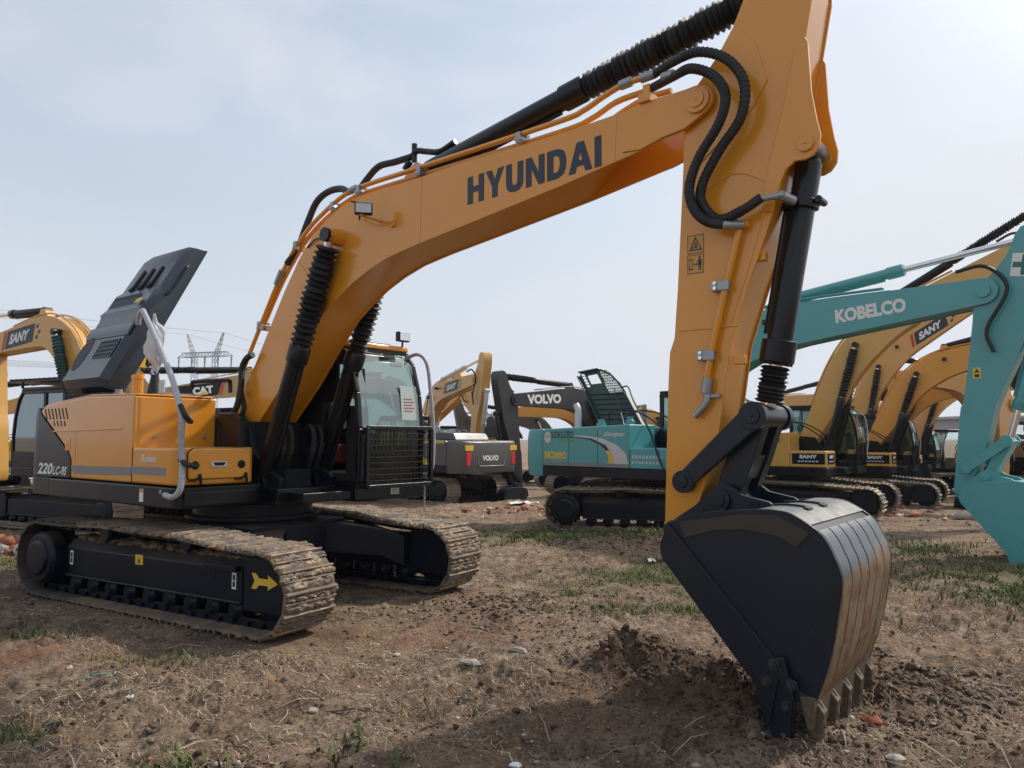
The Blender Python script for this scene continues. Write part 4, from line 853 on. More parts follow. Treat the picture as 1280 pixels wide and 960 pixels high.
# --- linkage
for s in (-1, 1):
    y = Y0 + s * .245
    a = Vector((6.035, y, 1.93)); b = Vector((5.525, y, 1.475)); m = MB(); d = (b - a).normalized(); n = Vector((-d.z, 0, d.x))
    m.prism([(a.x + n.x * .08, a.z + n.z * .08), (b.x + n.x * .06, b.z + n.z * .06), (b.x - n.x * .06, b.z - n.z * .06), (a.x - n.x * .08, a.z - n.z * .08)], y - .03, y + .03)
    m.cyl((a.x, y - .04, a.z), (a.x, y + .04, a.z), .095, n=32); m.cyl((b.x, y - .04, b.z), (b.x, y + .04, b.z), .078, n=32)
    for q, r in ((a, .055), (b, .042)): m.cyl((q.x, y + s * .03, q.z), (q.x, y + s * .055, q.z), r, n=24); m.cyl((q.x, y + s * .055, q.z), (q.x, y + s * .065, q.z), .014, n=8)
    part('tipping_link', m, 'bucketpaint', H, .006)
m = MB(); m.cyl((6.035, Y0 - .20, 1.93), (6.035, Y0 + .20, 1.93), .082, n=28)
for y in (Y0 - .13, Y0 + .13):
    m.prism([(5.95, 1.97), (6.11, 1.95), (6.00, 1.62), (5.90, 1.38), (5.80, 1.29), (5.72, 1.36), (5.76, 1.52)], y - .055, y + .055)
m.prism([(5.84, 1.66), (6.00, 1.66), (5.93, 1.5), (5.79, 1.5)], Y0 - .10, Y0 + .10); m.cyl((LP[0], Y0 - .22, LP[1]), (LP[0], Y0 + .22, LP[1]), .09, n=24)
part('bucket_link', m, 'bucketpaint', H, .008)
for P in ([(2.90, 4.205), (2.88, 3.59)], [(1.05, 3.66), (1.60, 3.16)], [(5.0, 4.25), (4.98, 3.905)]):     # weld seams across the boom plates
    m = MB(); m.tube([(P[0][0], Y0 - .250, P[0][1]), (P[1][0], Y0 - .250, P[1][1])], .005, 6, smooth=False); part('weld_seam', m, 'yellow', boom)
for P in ([(5.47, 2.55), (5.93, 2.55)], [(5.53, 3.45), (5.9, 3.62), (6.2, 3.48)], [(5.86, 2.55), (6.02, 3.0), (6.17, 3.5), (6.30, 4.1)]):
    m = MB(); m.tube([(a, AY0, b) for a, b in P], .005, 6, 4); part('weld_seam', m, 'yellow', arm)
bk = bucket(H, 'bucketpaint', hero=True, wornm='wornsteel')
# crawler decals
UC = hero
for P in ([(5.60, 1.19), (6.44, .27)],):
    m = MB(); m.tube([(a, Y0 - .606, b) for a, b in P], .009, 8, smooth=False); part('weld_seam', m, 'bucketpaint', bk)
cr = [o for o in hero.children if o.name.startswith('crawler')][0]
m = MB(); o0 = (1.58, -1.36, .42); AR_ = [(0, 1), (.16, .72), (.62, .72), (.60, .95), (1, .46), (.66, 0), (.64, .25), (.2, .25), (0, 0), (.12, .5)]
flat(m, o0, (.34, 0, 0), (0, 0, .14), [(0, 1.0), (.12, .5), (0, 0), (.18, .0), (.30, .27), (.64, .27), (.62, .0), (1, .48), (.62, .98), (.64, .70), (.30, .70), (.16, 1.0)], .002); part('arrow_decal', m, 'stickyellow', cr)
m = MB(); flat(m, (-.20, -1.33, .48), (.13, 0, 0), (0, 0, .10), SQ); s_ = part('yellow_sticker', m, 'stickyellow', cr); m = MB(); flat(m, (-.16, -1.33, .50), (.05, 0, 0), (0, 0, .05), [(0, 0), (1, 0), (.5, 1)], .004); part('pictogram', m, 'letternavy', s_)
for x in (-1.38, 1.28):
    m = MB(); flat(m, (x, -1.33, .38), (.06, 0, 0), (0, 0, .15), SQ); s_ = part('white_sticker', m, 'white', cr); m = MB(); flat(m, (x + .012, -1.33, .40), (.036, 0, 0), (0, 0, .05), SQ, .004); flat(m, (x + .012, -1.33, .46), (.036, 0, 0), (0, 0, .05), SQ, .004); part('pictogram', m, 'letternavy', s_)
m = MB(); m.box(.95, 1.40, -1.40, -1.31, .55, .60); m.cyl((1.0, -1.335, .50), (1.0, -1.32, .50), .05, n=20); part('track_adjuster_cover', m, 'frame', cr, .01)
g = random.Random(11); m = MB()                                 # soil lying on the side frame
for k in range(260):
    x = g.uniform(-1.35, 1.9); m.blob((x, g.uniform(-1.27, -1.06), (.655 if x < 1.4 else .70) + g.uniform(-.01, .02)), g.uniform(.015, .055), k, (1.4, 1.1, .55), .35)
part('caked_soil', m, 'mud', cr)
for o in set(bpy.data.objects) - _n0:
    if o.parent is hero: o.rotation_euler.z = SW
# ================================================================== the other machines of the yard
def boom_poly(F, B, T, w=(.36, .84, .40)):
    F, B, T = Vector(F), Vector(B), Vector(T); a = F + (B - F) * .62; b = B + (T - B) * .30
    C_ = [F + (a - F) * t for t in (0, .2, .5, .8)] + [a * (1 - t) ** 2 + B * (2 * t * (1 - t)) + b * t * t for t in (0, .17, .33, .5, .67, .83, 1)] + [b + (T - b) * t for t in (.25, .5, .75, 1)]
    L = [0]
    for p, q in zip(C_, C_[1:]): L.append(L[-1] + (q - p).length)
    up = []; dn = []
    for i, p in enumerate(C_):
        d = (C_[min(i + 1, len(C_) - 1)] - C_[max(0, i - 1)]).normalized(); n = Vector((-d.y, d.x)); t = L[i] / L[-1]
        W = w[0] + (w[1] - w[0]) * math.sin(math.pi / 2 * min(1, t / .45)) if t < .45 else w[1] + (w[2] - w[1]) * ((t - .45) / .55) ** .9
        up.append(p + n * W * .5); dn.append(p - n * W * .5)
    e = T; d = (T - C_[-2]).normalized(); ang = math.atan2(d.y, d.x); end = [(T.x + w[2] * .5 * math.cos(ang + R_(q)), T.y + w[2] * .5 * math.sin(ang + R_(q))) for q in (60, 30, 0, -30, -60)]
    f = F; d = (C_[1] - F).normalized(); ang = math.atan2(-d.y, -d.x); st = [(F.x + w[0] * .5 * math.cos(ang + R_(q)), F.y + w[0] * .5 * math.sin(ang + R_(q))) for q in (60, 20, -20, -60)]
    return [(p.x, p.y) for p in up] + end + [(p.x, p.y) for p in dn[::-1]] + st[::1]
PIN = Vector((5.675, 4.188))
def bg(label, X, D, h, htr, col, boomcol=None, armcol=None, B=(1.9, 4.0), T=(5.6, 4.1), rho=0, beta=0, decal=None, bodydecal=None, cwdecal=None, dark='black', body=None, cwmat=None, rods='bellows', hoodopen=None, cabmat='black', buck='bucketpaint', group=None, lod=1, decalpos=.33, cylmat='black', plate=None, cabbars=False, vents=True):
    x, y = place(X, D); zg = float(ground_h(np.array([x]), np.array([y]), False)[0]) + .0; a0 = YAW - math.pi / 2 - R_(h)
    r = empty('excavator', (x, y, float(base_h(x, y)) + .03), a0, label, 'excavator', group)
    boomcol = boomcol or col; armcol = armcol or boomcol; body = body or col
    rt = R_(h - htr)
    for s in (-1, 1): crawler(r, s, rt, light=lod > 1)
    car_body(r, rt)
    m = MB(); m.prism(rrect(-2.25, 1.0, -1.33, 1.33, (.1, .1, .1, .1)), 1.02, 1.22, 'z'); m.box(.9, 1.2, -.45, .4, 1.05, 1.2); part('revolving_frame', m, dark, r, .02)
    cm = cwmat or body; pl = rrect(-2.85, -2.2, -1.34, 1.34, (.38, .02, .02, .38), 6)
    m = MB(); m.ring([[(px_ if px_ > -2.3 else -2.2 + (px_ + 2.2) * f, py_ * (.9 + .1 * f), z) for px_, py_ in pl] for z, f in ((1.0, .9), (1.06, .97), (1.3, 1), (1.8, 1), (1.95, .96), (2.0, .88))]); cw = part('counterweight', m, cm, r, .01, ang=50)
    m = MB(); m.prism([(-2.19, 1.225), (.10, 1.225), (.10, 2.08), (-2.15, 2.0), (-2.19, 1.95)], -1.35, -.47); hs = part('engine_housing', m, body, r, .03, 3)
    m = MB(); m.prism([(-2.19, 1.225), (-.55, 1.225), (-.55, 2.05), (-2.15, 2.0), (-2.19, 1.95)], .47, 1.35); m.box(-2.15, -.55, -.46, .46, 1.225, 2.0); part('side_housing', m, body, r, .03, 3)
    m = MB(); m.prism(rrect(.105, .98, -1.34, -.5, (0, .1, .03, 0)), 1.225, 1.62, 'z'); tb = part('tool_box', m, body, r, .025, 3)
    m = MB()
    for q in (-1.45, -.68): m.box(q, q + .008, -1.3525, -1.34, 1.24, 1.98)
    part('door_seam', m, 'darkin', hs)
    if vents: m = MB()
    for k in range(6) if vents else (): m.box(-2.08 + .085 * k, -2.04 + .085 * k, -1.3525, -1.34, 1.62, 1.86)
    if vents: part('vent_slots', m, 'darkin', hs)
    if not hoodopen:
        m = MB(); m.prism([(-2.05, 2.0), (-.85, 2.03), (-.95, 2.24), (-1.25, 2.28), (-1.9, 2.25)], -.75, .8); part('engine_hood', m, 'hoodplastic' if cm != 'volvogrey' else 'volvogrey', r, .05, 3)
    m = MB(); m.lathe((-.95, .62, 2.0), (-.95, .62, 2.55), [(0, .05), (.5, .055), (1, .05)], 12); part('exhaust_pipe', m, 'greymetal', r)
    m = MB()
    for q in (-1.25, -.6): m.tube([(.9, q, 1.62), (.9, q, 1.9), (.3, q, 2.3), (-.4, q, 2.35), (-.45, q, 2.1)], .017, 6)
    part('handrail', m, 'black' if cm != 'volvogrey' else 'greymetal', r)
    cab_, zb_ = build_cab(r, -.40, 1.30, .40, 1.37, 1.03, 2.78, cabmat, gl='glassdark' if cabbars else 'glass')
    if cabbars:
        m = MB(); m.box(-.45, 1.45, .36, 1.42, 2.92, 2.95)
        for k in range(12): m.box(-.45 + .16 * k, -.40 + .16 * k, .34, 1.44, 2.95, 2.985)
        for yy in (.40, 1.38): m.bar((-.3, yy, 2.8), (-.3, yy, 2.95), .04, .04); m.bar((1.0, yy, 2.8), (1.0, yy, 2.95), .04, .04)
        part('falling_object_guard', m, 'black', cab_)
    else:
        m = MB(); m.tube([(1.1, 1.38, 2.6), (1.3, 1.42, 2.5), (1.36, 1.44, 1.9), (1.3, 1.42, 1.4)], .017, 6); part('handrail', m, 'silver', cab_)
    yc = .02
    for s in (-1, 1):
        m = MB(); m.prism([(-.3, 1.22), (.95, 1.22), (.8, 1.45), (.45, 1.95), (.1, 1.99), (-.3, 1.5)], yc + s * .32 - .03, yc + s * .32 + .03); part('boom_bracket', m, dark, r)
    bp_ = boom_poly((.18, 1.78), B, T); bw = .23
    m = MB(); m.prism(offset_poly(bp_, .015), yc - bw + .02, yc + bw - .02); bo = part('boom', m, boomcol, r, .004)
    for s in (-1, 1):
        m = MB(); a_, b_ = yc + s * bw, yc + s * (bw - .022); m.prism(bp_, min(a_, b_), max(a_, b_)); part('boom_side_plate', m, boomcol, bo, .004)
        m = MB(); m.cyl((T[0], yc + s * bw, T[1]), (T[0], yc + s * (bw + .04), T[1]), .10, n=18); part('pin_cap', m, boomcol, bo)
    Bv, Tv = Vector(B), Vector(T); bt = (Tv - Bv).normalized(); bn = Vector((-bt.y, bt.x))
    pinb = Bv + (Vector((.18, 1.78)) - Bv) * .06 - bn * .02
    m = MB(); m.cyl((pinb.x, yc - .40, pinb.y), (pinb.x, yc + .40, pinb.y), .075, n=16); part('cylinder_pin', m, 'black', bo)
    bl = rods == 'bellows'
    for s in (-1, 1): hyd(r, (.68, yc + s * .34, 1.3), (pinb.x, yc + s * .34, pinb.y), .56, .09, .045, bellow=bl or rods == 'green', bmat='bootgreen' if rods == 'green' else 'boot', ribs=16, nn=12, name='boom_cylinder', cmat=cylmat)
    m = MB()                                                    # pipes along the top edge
    tp = [Vector(p) for p in bp_[2:15]]
    for dy in (-.19, -.12, .15): m.tube([(p.x + (bn.x * .05), yc + dy, p.y + bn.y * .05 + .01) for p in tp[:12:2]], .02, 6, 3)
    part('hard_pipes', m, boomcol, bo)
    m = MB(); lp_ = Bv + bt * .7 + bn * .1; m.box(lp_.x - .05, lp_.x + .05, yc - bw - .16, yc - bw - .02, lp_.y - .05, lp_.y + .05); part('work_lamp', m, 'black', bo, .01)
    def TA(x, z):
        x -= PIN.x; z -= PIN.y; c, s = math.cos(rho), math.sin(rho); return (T[0] + x * c - z * s, T[1] + x * s + z * c)
    m = MB(); m.prism([TA(*p) for p in ap], yc - .17, yc + .17); ar = part('arm', m, armcol, r, .008)
    fo = Bv + bt * .75 + bn * .50; br = Bv + bt * .75 + bn * .30
    m = MB(); m.prism([(br.x - .22, br.y - .03), (fo.x - .06, fo.y + .04), (fo.x + .08, fo.y + .04), (br.x + .25, br.y - .03)], yc - .10, yc + .10); part('cylinder_bracket', m, boomcol, bo)
    q = TA(6.22, 4.985); hyd(r, (fo.x, yc, fo.y), (q[0], yc, q[1]), .56, .088, .05, bellow=bl, ribs=26, nn=12, name='arm_cylinder', cmat=cylmat)
    p0 = TA(6.40, 3.73); p1 = TA(6.035, 1.93); hyd(r, (p0[0], yc, p0[1]), (p1[0], yc, p1[1]), .74, .085, .045, bellow=bl, gather=True, nn=12, name='bucket_cylinder', cmat=cylmat)
    bpn = TA(*BP)
    def TBk(x, z):
        x -= BP[0]; z -= BP[1]; c, s = math.cos(rho + beta), math.sin(rho + beta); return (bpn[0] + x * c - z * s, bpn[1] + x * s + z * c)
    lk = TA(5.525, 1.475); e = TBk(*LP)
    for s in (-1, 1):
        m = MB(); yy = yc + s * .22; m.bar((p1[0], yy, p1[1]), (lk[0], yy, lk[1]), .14, .05) if False else m.prism(bar2(p1, lk, .075, .06), yy - .025, yy + .025); m.cyl((p1[0], yy - .035, p1[1]), (p1[0], yy + .035, p1[1]), .09); m.cyl((lk[0], yy - .035, lk[1]), (lk[0], yy + .035, lk[1]), .075); part('tipping_link', m, buck, r, .004)
    m = MB(); m.prism(bar2(p1, e, .08, .07), yc - .16, yc + .16); part('bucket_link', m, buck, r, .006)
    bucket(r, buck, rot=rho + beta, at=bpn, yc=yc, hw=.56)
    # hoses over the pivot
    m = MB(); P = [TA(5.3, 4.5), TA(5.7, 4.55), TA(6.0, 4.2), TA(5.75, 3.6), TA(5.85, 3.25)]; m.tube([(a_, yc - .27, b_) for a_, b_ in P], .03, 8); part('hydraulic_hose', m, 'rubber', ar)
    if plate:                                                   # dark name panel on the boom
        o0 = Bv + bt * ((Tv - Bv).length * decalpos) - bn * .20; sgn, width = plate
        for side in ((-1,) if h < 90 else (-1, 1)):
            yy = yc + side * (bw + .001); u = bt if side < 0 else -bt; oo = o0 if side < 0 else o0 + bt * width
            O3 = (oo.x, yy, oo.y); ux = (u.x * width, 0, u.y * width); uy = (bn.x * .40, 0, bn.y * .40)
            m = MB(); flat(m, O3, ux, uy, [(.0, 0), (.80, .0), (.93, 1), (.02, 1)] if sgn == 'cat' else [(.10, .0), (.9, .0), (1, 1), (.22, 1)], .003); pd = part('name_panel', m, 'letternavy' if sgn != 'cat' else 'black', bo)
            m = MB(); flat(m, O3, ux, uy, [(.0, 0), (.07, 0), (.19, 1), (.12, 1)] if sgn != 'cat' else [(.82, 0), (.88, 0), (1.0, 1), (.95, 1)], .003); part('red_edge', m, 'red', bo)
            if sgn != 'cat':
                m = MB()
                for k, (qx, qy) in enumerate(((1.02, .7), (1.06, .35), (.98, .1))): flat(m, O3, ux, uy, [(qx, qy), (qx + .06, qy), (qx + .08, qy + .2), (qx + .02, qy + .2)], .003)
                part('name_panel', m, 'letternavy', bo)
                lettering('boom_lettering', 'SANY', Vector(O3) + Vector(ux) * .22 + Vector(uy) * .2, Vector(ux) * .55, Vector(uy) * .58, 'white', bo, .05, .15, .006)
            else:
                lettering('boom_lettering', 'CAT', Vector(O3) + Vector(ux) * .30 + Vector(uy) * .2, Vector(ux) * .42, Vector(uy) * .6, 'white', bo, .06, .0, .006)
                m = MB(); flat(m, O3, ux, uy, [(.42, .15), (.62, .15), (.52, .45)], .009); part('yellow_triangle', m, 'stickyellow', bo)
    if decal:
        s, wd, ht, mat_, bold = decal
        for side in ((-1,) if h < 90 else (-1, 1)):
            o0 = Bv + bt * ((Tv - Bv).length * decalpos) - bn * ht * .5; yy = yc + side * bw; u = bt if side < 0 else -bt; oo = o0 if side < 0 else o0 + bt * wd
            lettering('boom_lettering', s, (oo.x, yy, oo.y), (u.x * wd, 0, u.y * wd), (bn.x * ht, 0, bn.y * ht), mat_, bo, bold, 0, .004)
    return r, dict(hs=hs, cw=cw, bo=bo, ar=ar, tb=tb, TA=TA, yc=yc, bw=bw)
def bar2(a, b, wa, wb):
    a, b = Vector(a), Vector(b); d = (b - a).normalized(); n = Vector((-d.y, d.x)); return [tuple(a + n * wa - d * wa * .5), tuple(a - n * wa - d * wa * .5), tuple(b - n * wb + d * wb * .5), tuple(b + n * wb + d * wb * .5)]

# --- turquoise machine
GR = 'yellow excavators parked in the yard'
teal, q = bg('turquoise excavator with white boom lettering and its dark green hood open', 3.15, 16.05, 45.5, 17, 'teal', B=(1.75, 3.78), T=(5.93, 4.06), rho=-.063, beta=.03, rods='chrome', cylmat='teal', buck='teal', hoodopen=True, vents=False, dark='navy', cabmat='black', decal=('KOBELCO', 1.15, .235, 'white', .05), decalpos=.46)
hs, tb = q['hs'], q['tb']
lettering('dealer_lettering', 'SOKUTO', (-1.93, -1.35, 1.80), (.62, 0, 0), (0, 0, .15), 'letternavy', hs, .02)
m = MB(); P = [(math.cos(a) * .5 + .5, math.sin(a) * .5 + .5) for a in [2 * math.pi * k / 24 for k in range(24)]]; flat(m, (-2.13, -1.35, 1.70), (.19, 0, 0), (0, 0, .24), P, .003); e = part('round_emblem', m, 'silver', hs)
m = MB(); flat(m, (-2.13, -1.35, 1.70), (.19, 0, 0), (0, 0, .24), [(.1, .45), (.5, .6), (.9, .45), (.9, .55), (.5, .7), (.1, .55)], .005); part('emblem_wave', m, 'green', hs)
m = MB(); flat(m, (-1.72, -1.35, 1.745), (.4, 0, 0), (0, 0, .03), SQ, .003); part('green_bar', m, 'green', hs)
lettering('model_number', 'SK200D', (-2.12, -1.35, 1.375), (.62, 0, 0), (0, 0, .15), 'stickyellow', hs, .05)
lettering('panel_lettering', 'Geospec', (-.55, -1.35, 1.82), (.50, 0, 0), (0, 0, .12), 'silver', hs, .03, .15)
m = MB(); flat(m, (-1.30, -1.35, 1.28), (1.38, 0, 0), (0, 0, .58), [(.0, .92), (.30, .86), (.52, .66), (.64, .36), (.66, .04), (1.0, .04), (.96, .40), (.80, .70), (.52, .92), (.2, 1.0), (.0, 1.0)], .002); part('swoosh', m, 'silver', hs)
m = MB(); flat(m, (-1.30, -1.35, 1.28), (1.38, 0, 0), (0, 0, .58), [(.0, .97), (.34, .90), (.60, .68), (.72, .36), (.74, .06), (.68, .06), (.64, .40), (.52, .66), (.30, .86), (0, .93)], .004); part('swoosh_navy_band', m, 'letternavy', hs)  # navy band printed over the swoosh
m = MB(); flat(m, (-1.30, -1.35, 1.28), (1.38, 0, 0), (0, 0, .58), [(.60, .48), (.66, .30), (.66, .10), (.60, .06), (.74, .06), (.74, .30), (.68, .50)], .006); part('swoosh_yellow', m, 'stickyellow', hs)
m = MB(); flat(m, (-2.18, -1.35, 1.235), (2.27, 0, 0), (0, 0, .075), SQ, .002); part('grey_band', m, 'greydecal', hs)
m = MB()
for k in range(9):
    x = .17 + .08 * k; flat(m, (x, -1.34, 1.42), (.055, 0, 0), (0, 0, .07), [(0, 0), (.3, 0), (.5, .6), (.7, 0), (1, 0), (.8, 1), (0, .8)], .003); flat(m, (x - .01, -1.34, 1.32), (.055, 0, 0), (0, 0, .06), [(0, 0), (1, .1), (.9, 1), (.6, .4), (.2, 1)], .003)
part('phone_number', m, 'silver', tb)
# its hood, standing open on the far side, seen from the ribbed inside
l_ = Vector((-.61, .17, .78)).normalized()
Oh = Vector((-1.83, .30, 2.02)); m = MB()
def TP_(a, b, c=0): p = Oh + Vector((1, 0, 0)) * a + l_ * b + Vector((.10, .95, -.13)).normalized() * c; return tuple(p)
out_ = [(.0, 0), (1.14, 0), (1.16, .3), (1.10, 1.30), (.96, 1.66), (.74, 1.80), (.12, 1.72), (.02, 1.58)]
win = [(.26, 1.32), (.60, 1.38), (.60, 1.64), (.26, 1.60)]
def face(P, c, mb): mb.add([TP_(a, b, c) for a, b in P], [tuple(range(len(P)))])
pieces = [[(.0, 0), (1.14, 0), (1.16, .3), (1.13, 1.0), (0.02, .92)], [(.02, .92), (1.13, 1.0), (1.12, 1.08), (.66, 1.05), (.66, 1.30), (.02, 1.25)], [(.02, 1.25), (.24, 1.27), (.24, 1.62), (.60, 1.68), (.66, 1.66), (.66, 1.30), (.24, 1.27), (.66, 1.30), (.70, 1.80), (.12, 1.74), (.02, 1.60)]]
pieces = [pieces[0], pieces[1], [(.02, 1.25), (.10, 1.26), (.10, 1.70), (.02, 1.60)], [(.20, 1.26), (.27, 1.27), (.27, 1.70), (.20, 1.70)], [(.27, 1.27), (.60, 1.29), (.60, 1.36), (.27, 1.34)], [(.27, 1.62), (.60, 1.66), (.60, 1.80), (.12, 1.72), (.12, 1.68), (.27, 1.68)], [(.58, 1.28), (.66, 1.30), (.70, 1.80), (.58, 1.78)], [(1.08, 1.0), (1.13, 1.0), (1.10, 1.30), (1.05, 1.30)], [(1.05, 1.28), (1.10, 1.30), (.96, 1.66), (.92, 1.62)], [(.92, 1.60), (.96, 1.66), (.74, 1.80), (.70, 1.75)]]
for P in pieces: m.ring([[TP_(a, b, 0) for a, b in P], [TP_(a, b, .03) for a, b in P]])
for k in range(7): b = .12 + .15 * k; m.ring([[TP_(.06, b, -.035), TP_(1.10, b, -.035), TP_(1.10, b + .02, -.035), TP_(.06, b + .02, -.035)], [TP_(.06, b - .02, .0), TP_(1.10, b - .02, .0), TP_(1.10, b + .04, 0), TP_(.06, b + .04, 0)]])
for P in ([(0, 0), (.03, 0), (.03, 1.6), (0, 1.6)], [(1.13, 0), (1.16, 0), (1.16, 1.0), (1.13, 1.0)], [(.10, 1.70), (.74, 1.78), (.74, 1.81), (.10, 1.74)]): m.ring([[TP_(a, b, -.08) for a, b in P], [TP_(a, b, .03) for a, b in P]])
dgm = plain('darkgreen', (.018, .050, .040), .5); hood_ = part('engine_hood', m, 'darkgreen', teal)
m = MB()
for k in range(8): a = .66 + .055 * k; m.bar(TP_(a, 1.04, .015), TP_(a - .05 + .0 * k, 1.78 - max(0, a - .78) * .8, .015), .016, .016)
for k in range(9): b = 1.10 + .08 * k; m.bar(TP_(.64, b, .015), TP_(min(1.10, 1.10 - max(0, b - 1.3) * .42), b + .01, .015), .014, .014)
for k in range(4): b = 1.34 + .09 * k; m.bar(TP_(.10, b, .015), TP_(.20, b, .015), .014, .014)
part('hood_mesh', m, 'darkgreen', hood_)
m = MB(); m.tube([TP_(1.12, 1.2, -.02), (-1.0, .1, 2.92), (-.35, -.6, 2.6), (.35, -1.25, 2.2), (.62, -1.36, 1.9), (.80, -1.37, 1.45), (.95, -1.40, 1.22), (1.1, -1.38, 1.2)], .018, 8); m.cyl(TP_(.86, 1.15, -.02), (-.95, -.1, 2.05), .014); part('handrail', m, 'black', teal)
m = MB(); m.lathe((-1.02, -.8, 2.0), (-1.02, -.8, 2.2), [(0, .1), (.6, .1), (.62, .07), (1, .07)], 14); part('filler_neck', m, 'teal', teal); m = MB(); m.lathe((-.2, -.9, 2.05), (-.2, -.9, 2.24), [(0, .09), (.6, .09), (.7, .06), (1, .06)], 14); part('filler_neck', m, 'teal', teal)
m = MB(); m.cyl((-2.0, -.4, 2.0), (-2.0, -.4, 2.35), .075, n=16); m.tube([(-2.0, -.4, 2.32), (-2.0, -.4, 2.45), (-2.06, -.4, 2.55)], .07, 14); part('exhaust_pipe', m, 'silver', teal)
tp = q['TA'](6.10, 4.45); 
m = MB(); flat(m, (tp[0] - .10, q['yc'] - .17, tp[1] - .05), (.34, 0, -.05), (.05, 0, .34), SQ, .003); pd = part('white_panel', m, 'white', q['ar'])
m = MB(); flat(m, (tp[0] - .10, q['yc'] - .17, tp[1] - .05), (.34, 0, -.05), (.05, 0, .34), [(.38, .05), (.62, .05), (.62, .38), (.95, .38), (.95, .62), (.62, .62), (.62, .95), (.38, .95), (.38, .62), (.05, .62), (.05, .38), (.38, .38)], .005); part('green_cross', m, 'letterteal', q['ar'])
for z, nm in ((2.85, 0),):
    t_ = q['TA'](5.56, z); m = MB(); flat(m, (t_[0], q['yc'] - .17, t_[1]), (.11, 0, 0), (0, 0, .17), SQ, .003); part('warning_sticker', m, 'stickyellow', q['ar'])
    m = MB(); flat(m, (t_[0], q['yc'] - .17, t_[1]), (.11, 0, 0), (0, 0, .17), [(.15, .55), (.85, .55), (.5, .9)], .005); flat(m, (t_[0], q['yc'] - .17, t_[1]), (.11, 0, 0), (0, 0, .17), [(.2, .12), (.8, .12), (.8, .4), (.2, .4)], .005); part('pictogram', m, 'letternavy', q['ar'])

# --- row on the right
def sany_body(q):
    m = MB(); flat(m, (.16, -1.34, 1.30), (.78, 0, 0), (0, 0, .26), SQ, .003); part('name_panel', m, 'letterteal2' if 'letterteal2' in MATS else 'navy', q['tb'])
    lettering('body_lettering', 'SANY', (.34, -1.344, 1.44), (.42, 0, 0), (0, 0, .09), 'white', q['tb'], .05)
    m = MB()
    for k in range(6): flat(m, (.3 + .085 * k, -1.344, 1.35), (.06, 0, 0), (0, 0, .04), SQ, .003)
    part('fine_print', m, 'silver', q['tb'])
def front_panel(q, x=.985):
    m = MB(); m.box(x, x + .008, -1.25, -.62, 1.30, 1.56); part('name_panel', m, 'navy', q['tb'])
    lettering('front_lettering', 'SANY', (x + .01, -1.12, 1.44), (0, .36, 0), (0, 0, .08), 'white', q['tb'], .05)
    m = MB()
    for k in range(5): m.box(x + .008, x + .012, -1.16 + .09 * k, -1.10 + .09 * k, 1.35, 1.38)
    part('fine_print', m, 'silver', q['tb'])
r1, q1 = bg('sand-yellow excavator nearest behind the near bucket, boom raised over a black-framed cab', 7.60, 20.5, 36, 34, 'sany', B=(1.55, 4.45), T=(5.0, 6.25), rho=.25, dark='black', group=GR); sany_body(q1); front_panel(q1)
lettering('side_lettering', 'SANY', (-.5, -1.35, 1.82), (.42, 0, 0), (0, 0, .1), 'red', q1['hs'], .05)
r2, q2 = bg('yellow excavator second in the right-hand row, cab beside a black boom cylinder', 11.1, 24.5, 36, 34, 'sany2', B=(1.65, 4.15), T=(5.5, 4.95), rho=-.1, dark='black', group=GR, plate=('sany', 1.4), decalpos=.5); sany_body(q2); front_panel(q2)
r3, q3 = bg('sand-yellow excavator with a name panel on its steeply raised boom, framed under the turquoise boom', 11.9, 28, 34, 34, 'sany', B=(1.35, 4.85), T=(4.7, 6.95), rho=.2, dark='black', group=GR, lod=2, plate=('sany', 1.45), decalpos=.27); sany_body(q3)
r4, q4 = bg('yellow excavator facing left behind the turquoise arm, black bucket tucked up', 18.6, 29.5, 160, 170, 'sany', B=(1.8, 4.3), T=(5.2, 4.4), rho=-.15, beta=-.9, dark='black', group=GR, lod=2)
r5, q5 = bg('yellow excavator at the far right edge with a dark name panel on its low boom', 19.5, 26.0, 150, 160, 'sany', B=(1.8, 3.3), T=(5.4, 3.1), rho=.3, dark='black', group=GR, lod=2, plate=('sany', 1.4), decalpos=.45)
r6, q6 = bg('yellow excavator third in the right-hand row, mostly behind its neighbours', 14.6, 31.5, 38, 36, 'sany2', B=(1.8, 4.1), T=(5.5, 4.3), rho=.0, dark='black', group=GR, lod=2)
r7, q7 = bg('yellow excavator fourth in the right-hand row, only boom and cab roof showing', 17.2, 34.5, 40, 36, 'sany', B=(1.7, 4.4), T=(5.3, 4.9), rho=-.1, dark='black', group=GR, lod=2)
r8, q8 = bg('yellow excavator facing left in the far right row, boom low over its dark cab', 20.5, 37, 165, 170, 'sany2', B=(1.8, 4.0), T=(5.4, 3.2), rho=.1, dark='black', group=GR, lod=2)
r9, q9 = bg('sand-yellow excavator in the far row between the near arm and the right-hand cabs', 12.0, 41, 60, 60, 'sany', B=(1.8, 4.2), T=(5.4, 4.4), rho=.1, dark='black', group=GR, lod=2)
